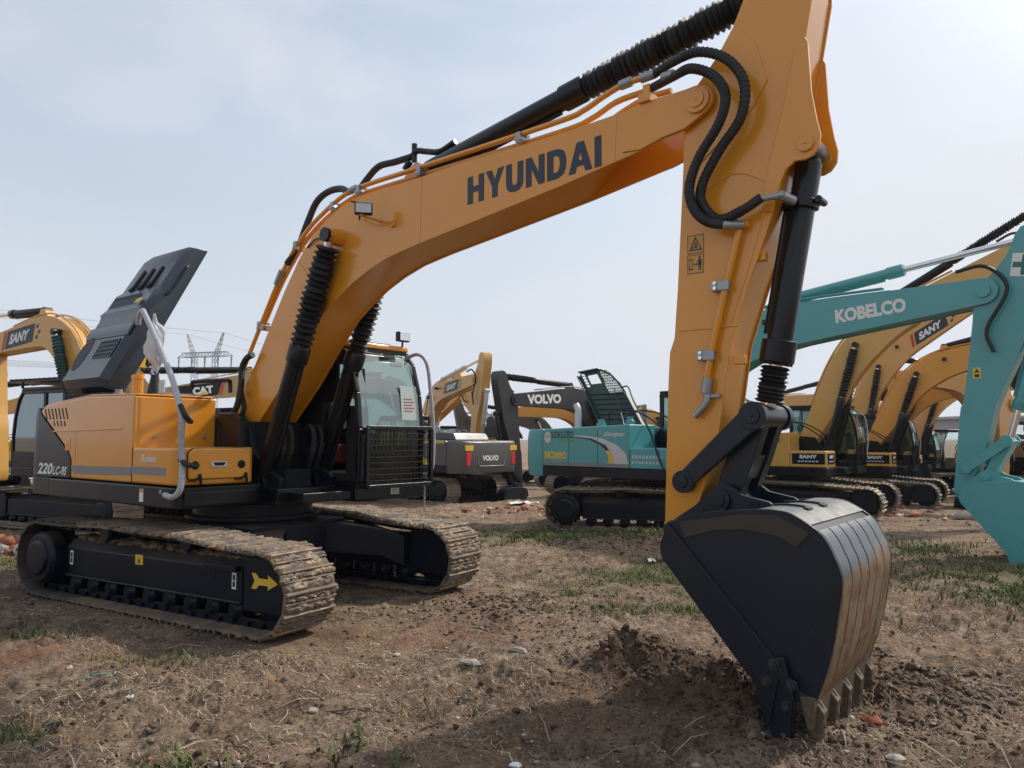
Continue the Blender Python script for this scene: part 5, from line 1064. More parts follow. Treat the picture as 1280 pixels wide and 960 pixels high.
# --- middle distance
v1, qv = bg('dark grey excavator seen from behind, white lettering on its counterweight, right of the near cab', -2.75, 26.4, 222, 218, 'volvogrey', boomcol='volvogrey', B=(1.9, 3.9), T=(5.6, 3.8), dark='black', rods='chrome', cylmat='black', lod=1)
cwx = -2.853
lettering('counterweight_lettering', 'VOLVO', (cwx, .42, 1.38), (0, -.72, 0), (0, 0, .17), 'white', qv['cw'], .05)
m = MB()
for y in (.98, -.98): m.box(cwx + .02, cwx + .05, y - .12, y + .12, 1.28, 1.62) if False else m.prism([(y - .10, 1.66), (y + .12, 1.66), (y + .12, 1.25), (y - .02, 1.25)] if y > 0 else [(y - .12, 1.66), (y + .10, 1.66), (y + .02, 1.25), (y - .12, 1.25)], cwx - .004, cwx + .25, 'x')
part('tail_light', m, 'red', qv['cw'])
m = MB()
for y in (.98, -1.02): m.box(cwx - .004, cwx + .2, y - .16, y + .16, 1.70, 1.86)
part('yellow_sticker', m, 'stickyellow', qv['cw'])
m = MB(); m.tube([(cwx - .003, .62, 1.62), (cwx - .003, .60, 1.28), (cwx - .003, .52, 1.22), (cwx - .003, -.52, 1.22), (cwx - .003, -.60, 1.28), (cwx - .003, -.62, 1.62)], .008, 5, smooth=False); part('counterweight_line', m, 'silver', qv['cw'])
m = MB(); m.box(-2.1, .9, 1.351, 1.356, 1.92, 1.99); flat(m, (0, 1.357, 0), (-1, 0, 0), (0, 0, 1), [(.6, 1.25), (1.5, 1.25), (1.0, 1.62), (.6, 1.7)], .002); part('yellow_band', m, 'stickyellow', v1)
s1, qs = bg('yellow excavator with its arm hanging, beyond the dark grey counterweight', -4.1, 34, 60, 60, 'sany', B=(1.85, 4.15), T=(5.6, 4.5), rho=.0, rods='chrome', cylmat='silver', dark='black', group=GR, lod=2, plate=('sany', 1.5), decalpos=.3)
s2, qs2 = bg('tan excavator with a long thin raised boom behind the hanging yellow arm', -6.0, 41, 50, 50, 'sany', B=(2.2, 3.1), T=(5.6, 4.6), rho=.9, dark='black', group=GR, lod=2, plate=('sany', 1.5), decalpos=.3)
v2, qv2 = bg('small far excavator with grey boom and white lettering, between yellow arm and black boom', 2.9, 43, 158, 160, 'volvogrey', B=(1.9, 3.65), T=(5.6, 3.5), dark='black', rods='chrome', lod=2, decal=('VOLVO', 1.7, .36, 'white', .05), decalpos=.3)
v3, qv3 = bg('black excavator with white lettering on its boom and its bucket resting on the soil', 3.9, 30.4, 135, 150, 'volvoblack', B=(1.75, 3.70), T=(5.55, 3.50), rho=-.02, beta=-.1, dark='black', lod=1, cwmat='volvogrey', decal=('VOLVO', 1.75, .34, 'white', .05), decalpos=.40)
f1, _ = bg('yellow excavator behind the black boom, left of the open green hood', 4.6, 40, 150, 150, 'sany2', B=(1.8, 3.9), T=(5.4, 3.7), rho=.1, dark='black', group=GR, lod=2)
f2, _ = bg('yellow excavator in the far row, its boom folded low behind the open green hood', 8.6, 40, 150, 150, 'sany', B=(1.8, 3.6), T=(5.4, 3.3), rho=.2, dark='black', group=GR, lod=2)
# --- left
l1, ql = bg('sand-yellow excavator at the left edge with green cylinder sleeves and a guarded black cab', -8.35, 16.4, 208, 208, 'sany', B=(1.75, 4.28), T=(4.50, 3.95), rho=-.03, dark='black', rods='green', cabbars=True, group=GR, plate=('sany', 1.35), decalpos=.30)
l2, _ = bg('tan excavator boom with a dark panel and red edge, behind the near machine\'s yellow tank', -6.5, 27, 140, 140, 'tan', B=(1.9, 3.95), T=(5.6, 3.35), rho=-.12, dark='black', lod=2, plate=('cat', 1.5), decalpos=.44)
l3, _ = bg('bright yellow excavator far back at the left, showing between yellow arm and black cab', -20.5, 33, 20, 20, 'brightyellow', B=(1.9, 4.4), T=(5.4, 5.0), dark='navy', lod=2, decal=('KOMATSU', 1.9, .4, 'letterblue', .05) if 'letterblue' in MATS else None)
l4, _ = bg('yellow excavator behind the raised dark hood, only its boom and pipes showing', -13.4, 29, 160, 160, 'sany', B=(1.7, 4.0), T=(5.0, 3.1), dark='black', group=GR, lod=2)
# ================================================================== ground
def build_ground():
    fa = np.linspace(-48, 48, 760); ca = np.linspace(48, 312, 90)[1:-1]; ang = np.radians(np.concatenate([fa, ca])); na = len(ang)
    r = [.4]
    while r[-1] < 2.2: r.append(r[-1] * 1.06)
    while r[-1] < 26: r.append(r[-1] * 1.0062)
    while r[-1] < 900: r.append(r[-1] * 1.03)
    r = np.array(r); nr = len(r)
    A, Rr = np.meshgrid(ang, r); A = math.pi + 0 * A + A if False else A
    th = YAW - A
    x = CAM.x + Rr * np.cos(th); y = CAM.y + Rr * np.sin(th); z = ground_h(x, y)
    far = sstep(60, 140, Rr); z = z * (1 - far * 0) 
    v = np.stack([x, y, z], -1).reshape(-1, 3)
    i = np.arange(nr - 1)[:, None] * na; j = np.arange(na)[None, :]; j2 = (j + 1) % na
    f = np.stack([i + j, i + j2, i + na + j2, i + na + j], -1).reshape(-1, 4)[:, ::-1]
    me = bpy.data.meshes.new('ground'); nv = len(v); nf = len(f)
    c = len(v); v = np.vstack([v, [[CAM.x, CAM.y, gh(CAM.x, CAM.y)]]]); 
    fan = np.stack([np.arange(na), (np.arange(na) + 1) % na, np.full(na, c)], -1)
    me.vertices.add(len(v)); me.vertices.foreach_set('co', v.ravel())
    me.loops.add(nf * 4 + na * 3); me.loops.foreach_set('vertex_index', np.concatenate([f.ravel(), fan.ravel()]))
    me.polygons.add(nf + na); me.polygons.foreach_set('loop_start', np.concatenate([np.arange(nf) * 4, nf * 4 + np.arange(na) * 3]))
    me.update(calc_edges=True); me.polygons.foreach_set('use_smooth', np.ones(nf + na, bool))
    for nm, fn in (('grass', grass_mask), ('dark_ground', dark_ground_mask), ('brick', brick_mask)):
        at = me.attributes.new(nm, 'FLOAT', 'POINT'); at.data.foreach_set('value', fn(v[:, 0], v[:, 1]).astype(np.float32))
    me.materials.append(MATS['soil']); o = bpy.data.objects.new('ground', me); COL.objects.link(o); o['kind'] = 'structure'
GP = [(-.7, -2.9, .9, .3, .8), (4.3, 3.6, 1.7, 1.0, 1), (1.2, 6.9, 2.8, 1.0, .9), (3.6, 7.3, 2.2, 1.0, 1), (5.2, 7.4, 1.6, .7, .9), (8.8, 5.2, 2.0, 1.6, 1), (10.4, 6.6, 2.2, 1.0, 1), (9.2, 7.8, 2.2, .7, .8), (4.4, 1.4, 1.0, .25, .8), (3.3, 1.9, .5, .2, .8),
      (5.2, -3.6, .55, .25, .9), (4.0, -4.2, .5, .3, .9), (2.3, -3.7, .25, .12, .8), (5.0, 2.6, .8, .3, .7), (-5, -1, 1.5, .6, .7), (3.3, 4.4, .5, .2, .6), (1.5, -2.3, .4, .15, .6)]
GP = GP
def patchsum(x, y, P):
    t = 0
    for px_, py_, rx, ry, s in P:
        dx = (x - px_) * .855 + (y - py_) * .518; dy = -(x - px_) * .518 + (y - py_) * .855
        t = t + s * np.exp(-((dx / rx) ** 2 + (dy / ry) ** 2) * 1.2)
    return t
def grass_mask(x, y):
    return np.clip(patchsum(x, y, GP) * (1.0 + 1.4 * fbm(x * 2.3, y * 2.3, 41, 3)) + .5 * sstep(.34, .6, fbm(x * .35, y * .35, 43, 4)) - .12, 0, 1)
MP = [(7.6, -1.0, 1.2, .35, .9), (-.2, -2.2, 2.4, .8, .3), (5.2, -.5, .8, .5, 1), (5.8, -1.0, .9, .5, .8), (6.9, .3, .7, .5, .9), (4.4, -1.9, .9, .6, .5), (8.6, 2.0, .8, .5, .9), (10, 2.6, .9, .6, .9), (6.3, -2.3, 1.4, .4, .5)]  # patches where the ground colour is darkened: x, y, radii, strength
def dark_ground_mask(x, y): return np.clip(patchsum(x, y, MP) + .6 * sstep(.1, .45, fbm(x * .6, y * .6, 51, 4)), 0, 1)
BR = [(-4.6, 1.6, 1.6, .9, 1), (-.5, 13.5, 3.5, 1.5, 1), (2.5, 14.5, 3.0, 1.2, .9), (1.6, .1, .5, .3, .0), (3.2, -.3, .8, .4, .45), (.6, -2.9, .9, .4, .4), (5.0, -3.2, .6, .3, .5), (1.0, -2.6, .5, .3, .3)]
def brick_mask(x, y): return np.clip(patchsum(x, y, BR) * (1 + fbm(x * 3, y * 3, 61, 3)), 0, 1)
def soil():
    m, nt, b, o = newmat('soil'); g = N(nt, 'ShaderNodeNewGeometry'); vec = g.outputs['Position']
    n1 = noise(nt, .55, 6, .6, vec); n2 = noise(nt, 5, 8, .7, vec); n3 = noise(nt, 38, 8, .75, vec)
    c = ramp(nt, n2, [(.30, (.085, .055, .036)), (.46, (.225, .158, .106)), (.64, (.42, .31, .21))])
    c = mix(nt, ramp(nt, n1, [(.44, 0), (.58, .7)]), c, (.26, .155, .095)); n4 = noise(nt, 1.7, 7, .68, vec, .4); c = mix(nt, ramp(nt, n4, [(.50, 0), (.60, .65)]), c, (.095, .062, .042))
    c = mix(nt, ramp(nt, n3, [(.52, 0), (.68, .8)]), c, (.50, .38, .25))
    c = mix(nt, ramp(nt, n3, [(.36, .95), (.47, 0)]), c, (.050, .034, .024))
    A = lambda s: N(nt, 'ShaderNodeAttribute', attribute_name=s).outputs['Fac']
    c = mix(nt, mul(nt, A('dark_ground'), .65), c, (.07, .046, .032))
    c = mix(nt, mul(nt, A('brick'), ramp(nt, n2, [(.35, .2), (.6, .9)])), c, (.26, .10, .055))
    c = mix(nt, mul(nt, A('grass'), ramp(nt, n3, [(.3, .5), (.6, .95)])), c, (.115, .125, .045))
    # pale chips and grit
    vo = N(nt, 'ShaderNodeTexVoronoi'); vo.inputs['Scale'].default_value = 16; nt.links.new(vec, vo.inputs['Vector'])
    c = mix(nt, mul(nt, ramp(nt, vo.outputs['Distance'], [(.05, .7), (.09, 0)]), ramp(nt, noise(nt, 3, 3, .5, vec), [(.52, 0), (.56, .8)])), c, (.50, .45, .38))
    nt.links.new(c, b.inputs['Base Color']); b.inputs['Roughness'].default_value = .92; b.inputs['Specular IOR Level'].default_value = .25
    h = mul(nt, mul(nt, n2, .7), mul(nt, n3, .5), 'ADD'); bump(nt, b, h, 1.0, .07)
soil(); build_ground()

# ---- scattered stuff, laid out over the wedge the picture looks into
rs = np.random.RandomState(3)
def scatter(n, r0, r1, p=1.0, half=44):
    u = rs.rand(n); r = r0 * (r1 / r0) ** (u ** p); a = np.radians(rs.uniform(-half, half, n)); th = YAW - a
    return CAM.x + r * np.cos(th), CAM.y + r * np.sin(th), r
def mass(name, v, f, cols, matname, label=None):
    me = bpy.data.meshes.new(name); k = f.shape[1]
    me.vertices.add(len(v)); me.vertices.foreach_set('co', v.astype(np.float32).ravel()); me.loops.add(f.size); me.loops.foreach_set('vertex_index', f.ravel().astype(np.int32))
    me.polygons.add(len(f)); me.polygons.foreach_set('loop_start', np.arange(len(f)) * k); me.update(calc_edges=True)
    at = me.attributes.new('col', 'FLOAT_COLOR', 'POINT'); at.data.foreach_set('color', np.hstack([cols, np.ones((len(cols), 1))]).astype(np.float32).ravel())
    me.materials.append(MATS[matname]); o = bpy.data.objects.new(name, me); COL.objects.link(o); o['kind'] = 'stuff'
    if label: o['label'] = label
    return o
m, nt, b, o = newmat('vcol'); a = N(nt, 'ShaderNodeAttribute', attribute_name='col'); nt.links.new(a.outputs['Color'], b.inputs['Base Color']); b.inputs['Roughness'].default_value = .85; b.inputs['Specular IOR Level'].default_value = .25
def strips(x, y, L, W, dirs, lift, bend, cols, tilt=0):
    """thin three-point ribbons"""
    n = len(x); z0 = ground_h(x, y); dx, dy = np.cos(dirs), np.sin(dirs)
    x1, y1 = x + dx * L, y + dy * L; z1 = ground_h(x1, y1) + tilt; xm, ym = (x + x1) / 2 - dy * bend, (y + y1) / 2 + dx * bend; zm = np.maximum((z0 + z1) / 2, ground_h(xm, ym)) + lift * .6
    P = []
    for (a_, b_, c_, w) in ((x, y, z0 + lift * .3, 1), (xm, ym, zm + lift, 1), (x1, y1, z1 + lift, .5)):
        P.append(np.stack([a_ - dy * W * w, b_ + dx * W * w, c_], -1)); P.append(np.stack([a_ + dy * W * w, b_ - dx * W * w, c_ + W * .4], -1))
    v = np.stack(P, 1).reshape(-1, 3); i = np.arange(n)[:, None] * 6
    f = np.concatenate([i + [0, 1, 3, 2], i + [2, 3, 5, 4]], 1).reshape(-1, 4)
    return v, f, np.repeat(cols, 6, 0)
def lerpc(a, b, t): return np.array(a)[None] * (1 - t[:, None]) + np.array(b)[None] * t[:, None]
def off_track(x, y): return ~((np.abs(x) < 2.25) & (np.abs(np.abs(y) - 1.2) < .36))
n = 105000; x, y, r = scatter(n, 2.2, 24, .8); k = (fbm(x * .9, y * .9, 71, 3) + .5 * fbm(x * 3.1, y * 3.1, 73, 2) > -.02 + rs.normal(0, .11, n)) & off_track(x, y) & (dark_ground_mask(x, y) < .25 + rs.rand(n) * .8); x, y, r = x[k], y[k], r[k]; n = len(x)
L = rs.gamma(1.6, .018, n) + .010; W = rs.uniform(.0007, .0019, n) * (1 + r * .06)
v, f, c = strips(x, y, L, W, rs.uniform(0, 6.28, n), rs.uniform(.002, .012, n), rs.normal(0, .003, n), lerpc((.19, .14, .09), (.62, .53, .38), rs.rand(n) ** 1.5))
mass('dry_straw', v, f, c, 'vcol')
n = 900; x, y, r = scatter(n, 2.6, 16, .9); k = off_track(x, y); x, y, r = x[k], y[k], r[k]; n = len(x)
v, f, c = strips(x, y, rs.uniform(.1, .38, n), rs.uniform(.0018, .004, n), rs.uniform(0, 6.28, n), rs.uniform(.006, .03, n), rs.normal(0, .012, n), lerpc((.10, .075, .05), (.42, .35, .25), rs.rand(n)))
mass('dry_stalks', v, f, c, 'vcol')
# clods of earth and grit
IC = []
g = (1 + 5 ** .5) / 2
IV = np.array([(-1, g, 0), (1, g, 0), (-1, -g, 0), (1, -g, 0), (0, -1, g), (0, 1, g), (0, -1, -g), (0, 1, -g), (g, 0, -1), (g, 0, 1), (-g, 0, -1), (-g, 0, 1)]) / np.sqrt(1 + g * g)
IF = np.array([(0, 11, 5), (0, 5, 1), (0, 1, 7), (0, 7, 10), (0, 10, 11), (1, 5, 9), (5, 11, 4), (11, 10, 2), (10, 7, 6), (7, 1, 8), (3, 9, 4), (3, 4, 2), (3, 2, 6), (3, 6, 8), (3, 8, 9), (4, 9, 5), (2, 4, 11), (6, 2, 10), (8, 6, 7), (9, 8, 1)])
def rocks(x, y, s, cols, flat_=.6, sink=.3):
    n = len(x); z = ground_h(x, y); q = IV[None] * (1 + rs.uniform(-.55, .45, (n, 12, 1))) * s[:, None, None] * np.stack([rs.uniform(.7, 1.4, n), rs.uniform(.7, 1.4, n), rs.uniform(.5, 1, n) * flat_ * 1.3], -1)[:, None]
    v = q + np.stack([x, y, z + s * flat_ * (1 - sink) * .5], -1)[:, None]; f = IF[None] + np.arange(n)[:, None, None] * 12
    return v.reshape(-1, 3), f.reshape(-1, 3), np.repeat(cols, 12, 0) * rs.uniform(.8, 1.2, (n * 12, 1))
n = 42000; x, y, r = scatter(n, 2.2, 24, .8); dens = .18 + .9 * dark_ground_mask(x, y) + .35 * (fbm(x * 1.2, y * 1.2, 81, 3) > .08); k = (rs.rand(n) < dens) & off_track(x, y); x, y, r = x[k], y[k], r[k]; n = len(x)
s = np.minimum(rs.gamma(1.2, .0048, n) + .003, .035) * (.8 + r * .03); v, f, c = rocks(x, y, s, lerpc((.060, .040, .028), (.20, .14, .092), rs.rand(n))); mass('soil_clods', v, f, c, 'vcol')
# heaps of bigger clods where the bucket bit into the ground
X_, Y_ = [], []
for mx, my, rr_, hh in MOUNDS:
    if hh > .045: k = int(1500 * rr_); X_.append(mx + rs.normal(0, rr_ * .55, k)); Y_.append(my + rs.normal(0, rr_ * .55, k))
x = np.concatenate(X_); y = np.concatenate(Y_); n = len(x); s = np.minimum(rs.gamma(1.0, .0075, n) + .004, .036); v, f, c = rocks(x, y, s, lerpc((.060, .040, .028), (.105, .072, .048), rs.rand(n)), .8, 1.1); mass('turned_soil', v, f, c, 'vcol')
n = 1300; x, y, r = scatter(n, 2.4, 26, .8); k = off_track(x, y); x, y, r = x[k], y[k], r[k]; n = len(x)
t = rs.rand(n); cc = np.where(t[:, None] < .22, np.array([[.30, .10, .055]]), lerpc((.16, .13, .11), (.50, .46, .40), rs.rand(n) ** 1.6)); s = rs.gamma(1.8, .0045, n) + .004; v, f, c = rocks(x, y, s, cc); mass('gravel', v, f, c, 'vcol')
X_, Y_ = [], []
for mx, my, rx, ry, st in BR[:3]:
    k = 900; a_, b_ = rs.normal(0, rx * .6, k), rs.normal(0, ry * .6, k); X_.append(mx + a_ * .855 - b_ * .518); Y_.append(my + a_ * .518 + b_ * .855)
x = np.concatenate(X_); y = np.concatenate(Y_); n = len(x); t = rs.rand(n); cc = np.where(t[:, None] < .7, lerpc((.20, .07, .04), (.36, .15, .085), rs.rand(n)), lerpc((.3, .27, .23), (.55, .5, .43), rs.rand(n)))
v, f, c = rocks(x, y, rs.gamma(2, .022, n) + .015, cc, .7); mass('brick_rubble', v, f, c, 'vcol')
# grass
def blades(n, name, colA, colB, patches, hmin, hmax, spread=.62, wd=1):
    X_, Y_, S_ = [], [], []
    tot = sum(p[2] * p[3] for p in patches) + .01 * len(patches)
    for px_, py_, rx, ry, st in patches:
        k = int(n * (rx * ry + .01) / tot); a_, b_ = rs.normal(0, rx * spread, k), rs.normal(0, ry * spread, k); X_.append(px_ + a_ * .855 - b_ * .518); Y_.append(py_ + a_ * .518 + b_ * .855)
    x = np.concatenate(X_); y = np.concatenate(Y_); k = off_track(x, y) & (fbm(x * 4, y * 4, 91, 2) > -.12); x, y = x[k], y[k]; n = len(x); z = ground_h(x, y)
    d = rs.uniform(0, 6.28, n); h = rs.uniform(hmin, hmax, n); ln = rs.uniform(.3, 1.1, n) * h; w = rs.uniform(.0022, .005, n) * wd; dx, dy = np.cos(d), np.sin(d)
    P = []
    for t, ww in ((0, 1), (.55, .8), (1, .08)):
        cx, cy, cz = x + dx * ln * t * t, y + dy * ln * t * t, z - .006 + h * t * (1.15 - .3 * t)
        P += [np.stack([cx - dy * w * ww, cy + dx * w * ww, cz], -1), np.stack([cx + dy * w * ww, cy - dx * w * ww, cz], -1)]
    v = np.stack(P, 1).reshape(-1, 3); i = np.arange(n)[:, None] * 6; f = np.concatenate([i + [0, 1, 3, 2], i + [2, 3, 5, 4]], 1).reshape(-1, 4)
    return mass(name, v, f, np.repeat(lerpc(colA, colB, rs.rand(n)), 6, 0), 'vcol')
blades(90000, 'grass', (.045, .075, .018), (.16, .19, .06), GP, .025, .09)
blades(26000, 'weeds', (.05, .075, .025), (.17, .19, .075), [(1.2, 6.9, 2.8, 1.0, 1), (3.6, 7.3, 2.2, .9, 1), (5.2, 7.4, 1.6, .7, 1), (8.8, 5.2, 2.0, 1.5, 1), (10.4, 6.6, 2.2, 1.0, 1), (-.7, -2.9, .8, .25, 1), (4.25, -2.65, .28, .2, 2), (3.55, -3.45, .2, .12, 2)], .04, .12, wd=2.6)
blades(14000, 'dead_grass', (.16, .12, .065), (.36, .30, .19), [(5.3, -3.5, .6, .3, 1), (4.1, -2.0, .35, .2, 1), (1.2, 6.9, 2.2, .9, 1), (3.6, 7.2, 1.8, .8, 1), (9, 6, 2.0, 1.4, 1)], .03, .12)

# ---- single things lying about
def tg(o, label, cat, group=None):
    o['label'] = label; o['category'] = cat
    if group: o['group'] = group
    return o
def rubble(name, X, D, s, mat, label, cat, sd, sq=(1.3, 1, .6), group=None):
    x, y = place(X, D); m = MB(); m.blob((0, 0, 0), s, sd, sq, .3); o = part(name, m, mat, None, ang=25); o.location = (x, y, gh(x, y) + s * sq[2] * .35); return tg(o, label, cat, group)
plain('brickred', (.30, .095, .05), .9, 0, .5, 40); plain('stonepale', (.36, .32, .27), .9, 0, .5, 30)
def PX(u, v, z=0):   # spots worked out in metres from the camera
    D = (CAM.z - z) * 970.8 / (v - 546.3); return (u - 640) / 970.8 * D, D
for nm, u, v, s, mt, lb, ct, sq in [
    ('stone', 590, 831, .055, 'stonepale', 'flat pale stone lying in straw, the largest stone on the open soil', 'stone', (1.6, 1.1, .45)),
    ('brick_fragment', 1080, 896, .045, 'brickred', 'red brick fragment beside the bucket teeth', 'brick', (1.5, 1.0, .8)),
    ('brick_fragment', 757, 837, .022, 'brickred', 'small red brick chip on the dark soil mound left of the bucket', 'brick', (1, 1, .8)),
    ('stone', 650, 816, .045, 'stonepale', 'long pale stone behind the flat pale stone', 'stone', (1.9, .9, .5)),
    ('stone', 645, 938, .03, 'white', 'crumpled white scrap at the bottom middle', 'scrap', (1.3, 1, .5)),
    ('stone', 1106, 930, .04, 'stonepale', 'grey stone at the bottom right of the bucket', 'stone', (1.3, 1.1, .7)),
    ('brick_fragment', 201, 951, .018, 'brickred', 'orange-red chip at the bottom left edge', 'brick', (1, 1, .7)),
    ('stone', 398, 882, .03, 'stonepale', 'pale stone beside a dark twig left of the middle', 'stone', (1.2, 1, .6))]:
    X, D = PX(u, v); rubble(nm if ct != 'scrap' else 'plastic_scrap', X, D, s, mt, lb, ct, int(u), sq)
def scrap(u, v, pts, mat, label, nm='plastic_scrap', cat='scrap', z=0):
    X, D = PX(u, v, z); x, y = place(X, D); m = MB(); g = random.Random(u); n = 9; k = 7
    vs = [((i / n - .5) * pts[0] + g.uniform(-.01, .01), (j / k - .5) * pts[1] + g.uniform(-.01, .01), .012 + g.uniform(0, pts[2])) for i in range(n + 1) for j in range(k + 1)]
    m.add(vs, [(i * (k + 1) + j, (i + 1) * (k + 1) + j, (i + 1) * (k + 1) + j + 1, i * (k + 1) + j + 1) for i in range(n) for j in range(k)])
    o = part(nm, m, mat, None, ang=20); o.location = (x, y, gh(x, y) + .01); o.rotation_euler.z = g.uniform(0, 3); tg(o, label, cat)
scrap(813, 706, (.22, .10, .05), 'white', 'white plastic scrap on the grass left of the near bucket', z=-.02)
scrap(655, 630, (.9, .35, .08), 'white', 'crumpled white plastic sheet on the brick rubble near the far grey machine', z=-.3)
scrap(175, 880, (.05, .03, .02), 'white', 'tiny pale blue-white scrap in the straw at lower left')
for k, (u, v, L, a, lb) in enumerate([(465, 880, .55, .15, 'thin dark twig lying in the straw, left of the middle'), (310, 925, .32, -.8, 'dry brown twig at the lower left, one of a crossing pair'), (325, 935, .28, -1.2, 'dry brown twig at the lower left, lying across its twin'), (545, 890, .22, .9, 'bent straw-coloured twig above the dark shaded soil')]):
    X, D = PX(u, v); x, y = place(X, D); m = MB(); P = []
    for j in range(7):
        t = j / 6 - .5; xx, yy = x + L * t * math.cos(a + .52), y + L * t * math.sin(a + .52) + .02 * math.sin(j * 1.7); P.append((xx - x, yy - y, gh(xx, yy) + .014))
    m.tube(P, .006, 6); m.tube([P[3], Vector(P[3]) + Vector((.05, .04, .03))], .003, 5, smooth=False); o = part('twig', m, 'twig' if 'twig' in MATS else plain('twig', (.13, .09, .06), .9) and 'twig' or 'twig'); o.location = (x, y, 0); tg(o, lb, 'twig')

X, D = PX(125, 845); x, y = place(X, D); m = MB(); P = [(a * .055 - .16, .03 * math.sin(a * 1.9) + .02 * a, 0) for a in range(7)]; m.tube([(a, b, gh(x + a, y + b) + .012) for a, b, c in P], .005, 6); o = part('string', m, 'teal'); o.location = (x, y, 0); tg(o, 'short green string lying beside a grass tuft at the lower left', 'string')
scrap(86, 914, (.07, .05, .03), 'boot', 'crumpled dark blue-black scrap in the straw at the lower left')
# ================================================================== far background
# power pylon
def pylon():
    x, y = place(-151, 380); zb = float(base_h(x, y)); r = empty('power_pylon', (x, y, zb), YAW - math.pi / 2 + R_(-18), 'grey lattice power pylon with a wide crossarm on the horizon at left', 'pylon', size=5)
    m = MB(); w = .27
    def lat(A, B, wa, wb, n, ax=(1, 0, 0), ay=(0, 1, 0)):
        A, B, ax, ay = Vector(A), Vector(B), Vector(ax), Vector(ay); c = [(1, 1), (1, -1), (-1, -1), (-1, 1)]
        pt = lambda t, k: A.lerp(B, t) + (ax * c[k % 4][0] + ay * c[k % 4][1]) * (wa + (wb - wa) * t) / 2
        for k in range(4):
            m.bar(pt(0, k), pt(1, k), w, w)
            for i in range(n): a, b = pt(i / n, k), pt((i + 1) / n, k + 1); m.bar(a, b, w * .6, w * .6); a, b = pt(i / n, k + 1), pt((i + 1) / n, k); m.bar(a, b, w * .45, w * .45)
    for s in (-1, 1): lat((s * 6.5, 0, 0), (s * 7.5, 0, 42), 3.6, 2.0, 12)
    part('pylon_mast', m, 'pylonsteel', r)
    m = MB(); lat((-16, 0, 43.5), (16, 0, 43.5), 2.2, 2.2, 14, (0, 0, 1), (0, 1, 0))
    for s in (-1, 1): lat((s * 7.5, 0, 42), (s * 13, 0, 54), 2.2, .5, 5); m.bar((s * 16, 0, 44), (s * 20, 0, 42.5), w, w); m.bar((s * 16, 0, 42.6), (s * 20, 0, 42.5), w, w)
    part('crossarm', m, 'pylonsteel', r)
    for X_ in (-19, -9.5, 0, 9.5, 19):
        m = MB()
        for q in (-.8, .8): m.cyl((X_ + q * .5, 0, 42.5), (X_ + q * .15, 0, 36.5), .28, n=5)
        m.cyl((X_ - .7, 0, 36.3), (X_ + .7, 0, 36.3), .35, n=5); part('insulator', m, 'pylonsteel', r)
    m = MB()
    for X_, Z in ((-19, 36.3), (-9.5, 36.3), (0, 36.3), (9.5, 36.3), (19, 36.3), (-13, 54), (13, 54)):
        for sg in (1, -1):
            P = [(X_, sg * 230 * t, Z - 34 * t * (1 - t * .5) * .55) for t in [k / 14 for k in range(15)]]; m.tube(P, .09, 4, 1, smooth=False)
    part('power_lines', m, 'pylonsteel', r)
    r.scale = (.82, 1, 1)
pylon()
# long shed with a red banner at the far right, wall and lean-to
x, y = place(56, 78); zb = float(base_h(x, y)); bl = empty('warehouse', (x, y, zb), YAW - math.pi / 2 + R_(4), 'pale grey warehouse wall with a red banner at the far right', 'warehouse', size=2)
m = MB(); m.box(-9, 26, 0, 14, -.5, 5.4); part('wall', m, 'buildinggrey', bl)
m = MB(); m.prism([(-9.5, 5.4), (26.5, 5.4), (26.5, 5.7), (-9.5, 5.7)], -.4, 14.4); part('roof', m, 'greymetal', bl, .02)
m = MB(); m.box(-8.5, 20, -.08, -.02, 3.0, 5.0); bn_ = part('banner', m, 'bannerred', bl)
m = MB(); g = random.Random(2)
for zz in (4.3, 3.35):
    x_ = -8.2
    while x_ < 19:
        w_ = g.uniform(.25, .5)
        for q in range(3): hh = g.uniform(.06, .12); z_ = zz + q * .2; m.box(x_, x_ + w_, -.10, -.082, z_, z_ + hh * .7)
        m.box(x_ + w_ * .4, x_ + w_ * .55, -.10, -.082, zz - .05, zz + .5); x_ += w_ + .14
part('banner_writing', m, 'white', bn_)
m = MB()
for k in range(6): m.box(-7 + 5.2 * k, -5.4 + 5.2 * k, -.05, -.01, .9, 2.2)
part('window', m, 'darkin', bl)
# ================================================================== air, sky, light
m_ = bpy.data.materials.new('haze'); m_.use_nodes = True; nt = m_.node_tree; nt.nodes.clear(); o_ = nt.nodes.new('ShaderNodeOutputMaterial'); pv = nt.nodes.new('ShaderNodeVolumePrincipled')
pv.inputs['Color'].default_value = (.86, .90, .96, 1); pv.inputs['Density'].default_value = .0004; pv.inputs['Anisotropy'].default_value = .3; nt.links.new(pv.outputs[0], o_.inputs['Volume']); MATS['haze'] = m_
m = MB(); m.box(-950, 950, -950, 950, -5, 75); hz = part('haze', m, 'haze'); hz['kind'] = 'stuff'

w = bpy.data.worlds.new('World'); scene.world = w; w.use_nodes = True; nt = w.node_tree; nt.nodes.clear()
wo = nt.nodes.new('ShaderNodeOutputWorld'); bgn = nt.nodes.new('ShaderNodeBackground'); nt.links.new(bgn.outputs[0], wo.inputs[0])
SUN_AZ = R_(61); SUN_EL = R_(44)       # azimuth measured from +x towards +y
sky = nt.nodes.new('ShaderNodeTexSky'); sky.sky_type = 'NISHITA'; sky.sun_disc = False; sky.sun_elevation = SUN_EL; sky.sun_rotation = math.pi / 2 - SUN_AZ
sky.air_density = 1.5; sky.dust_density = 3.2; sky.ozone_density = 1.5; sky.altitude = 50
tc = nt.nodes.new('ShaderNodeTexCoord'); sx = N(nt, 'ShaderNodeSeparateXYZ'); nt.links.new(tc.outputs['Generated'], sx.inputs[0])
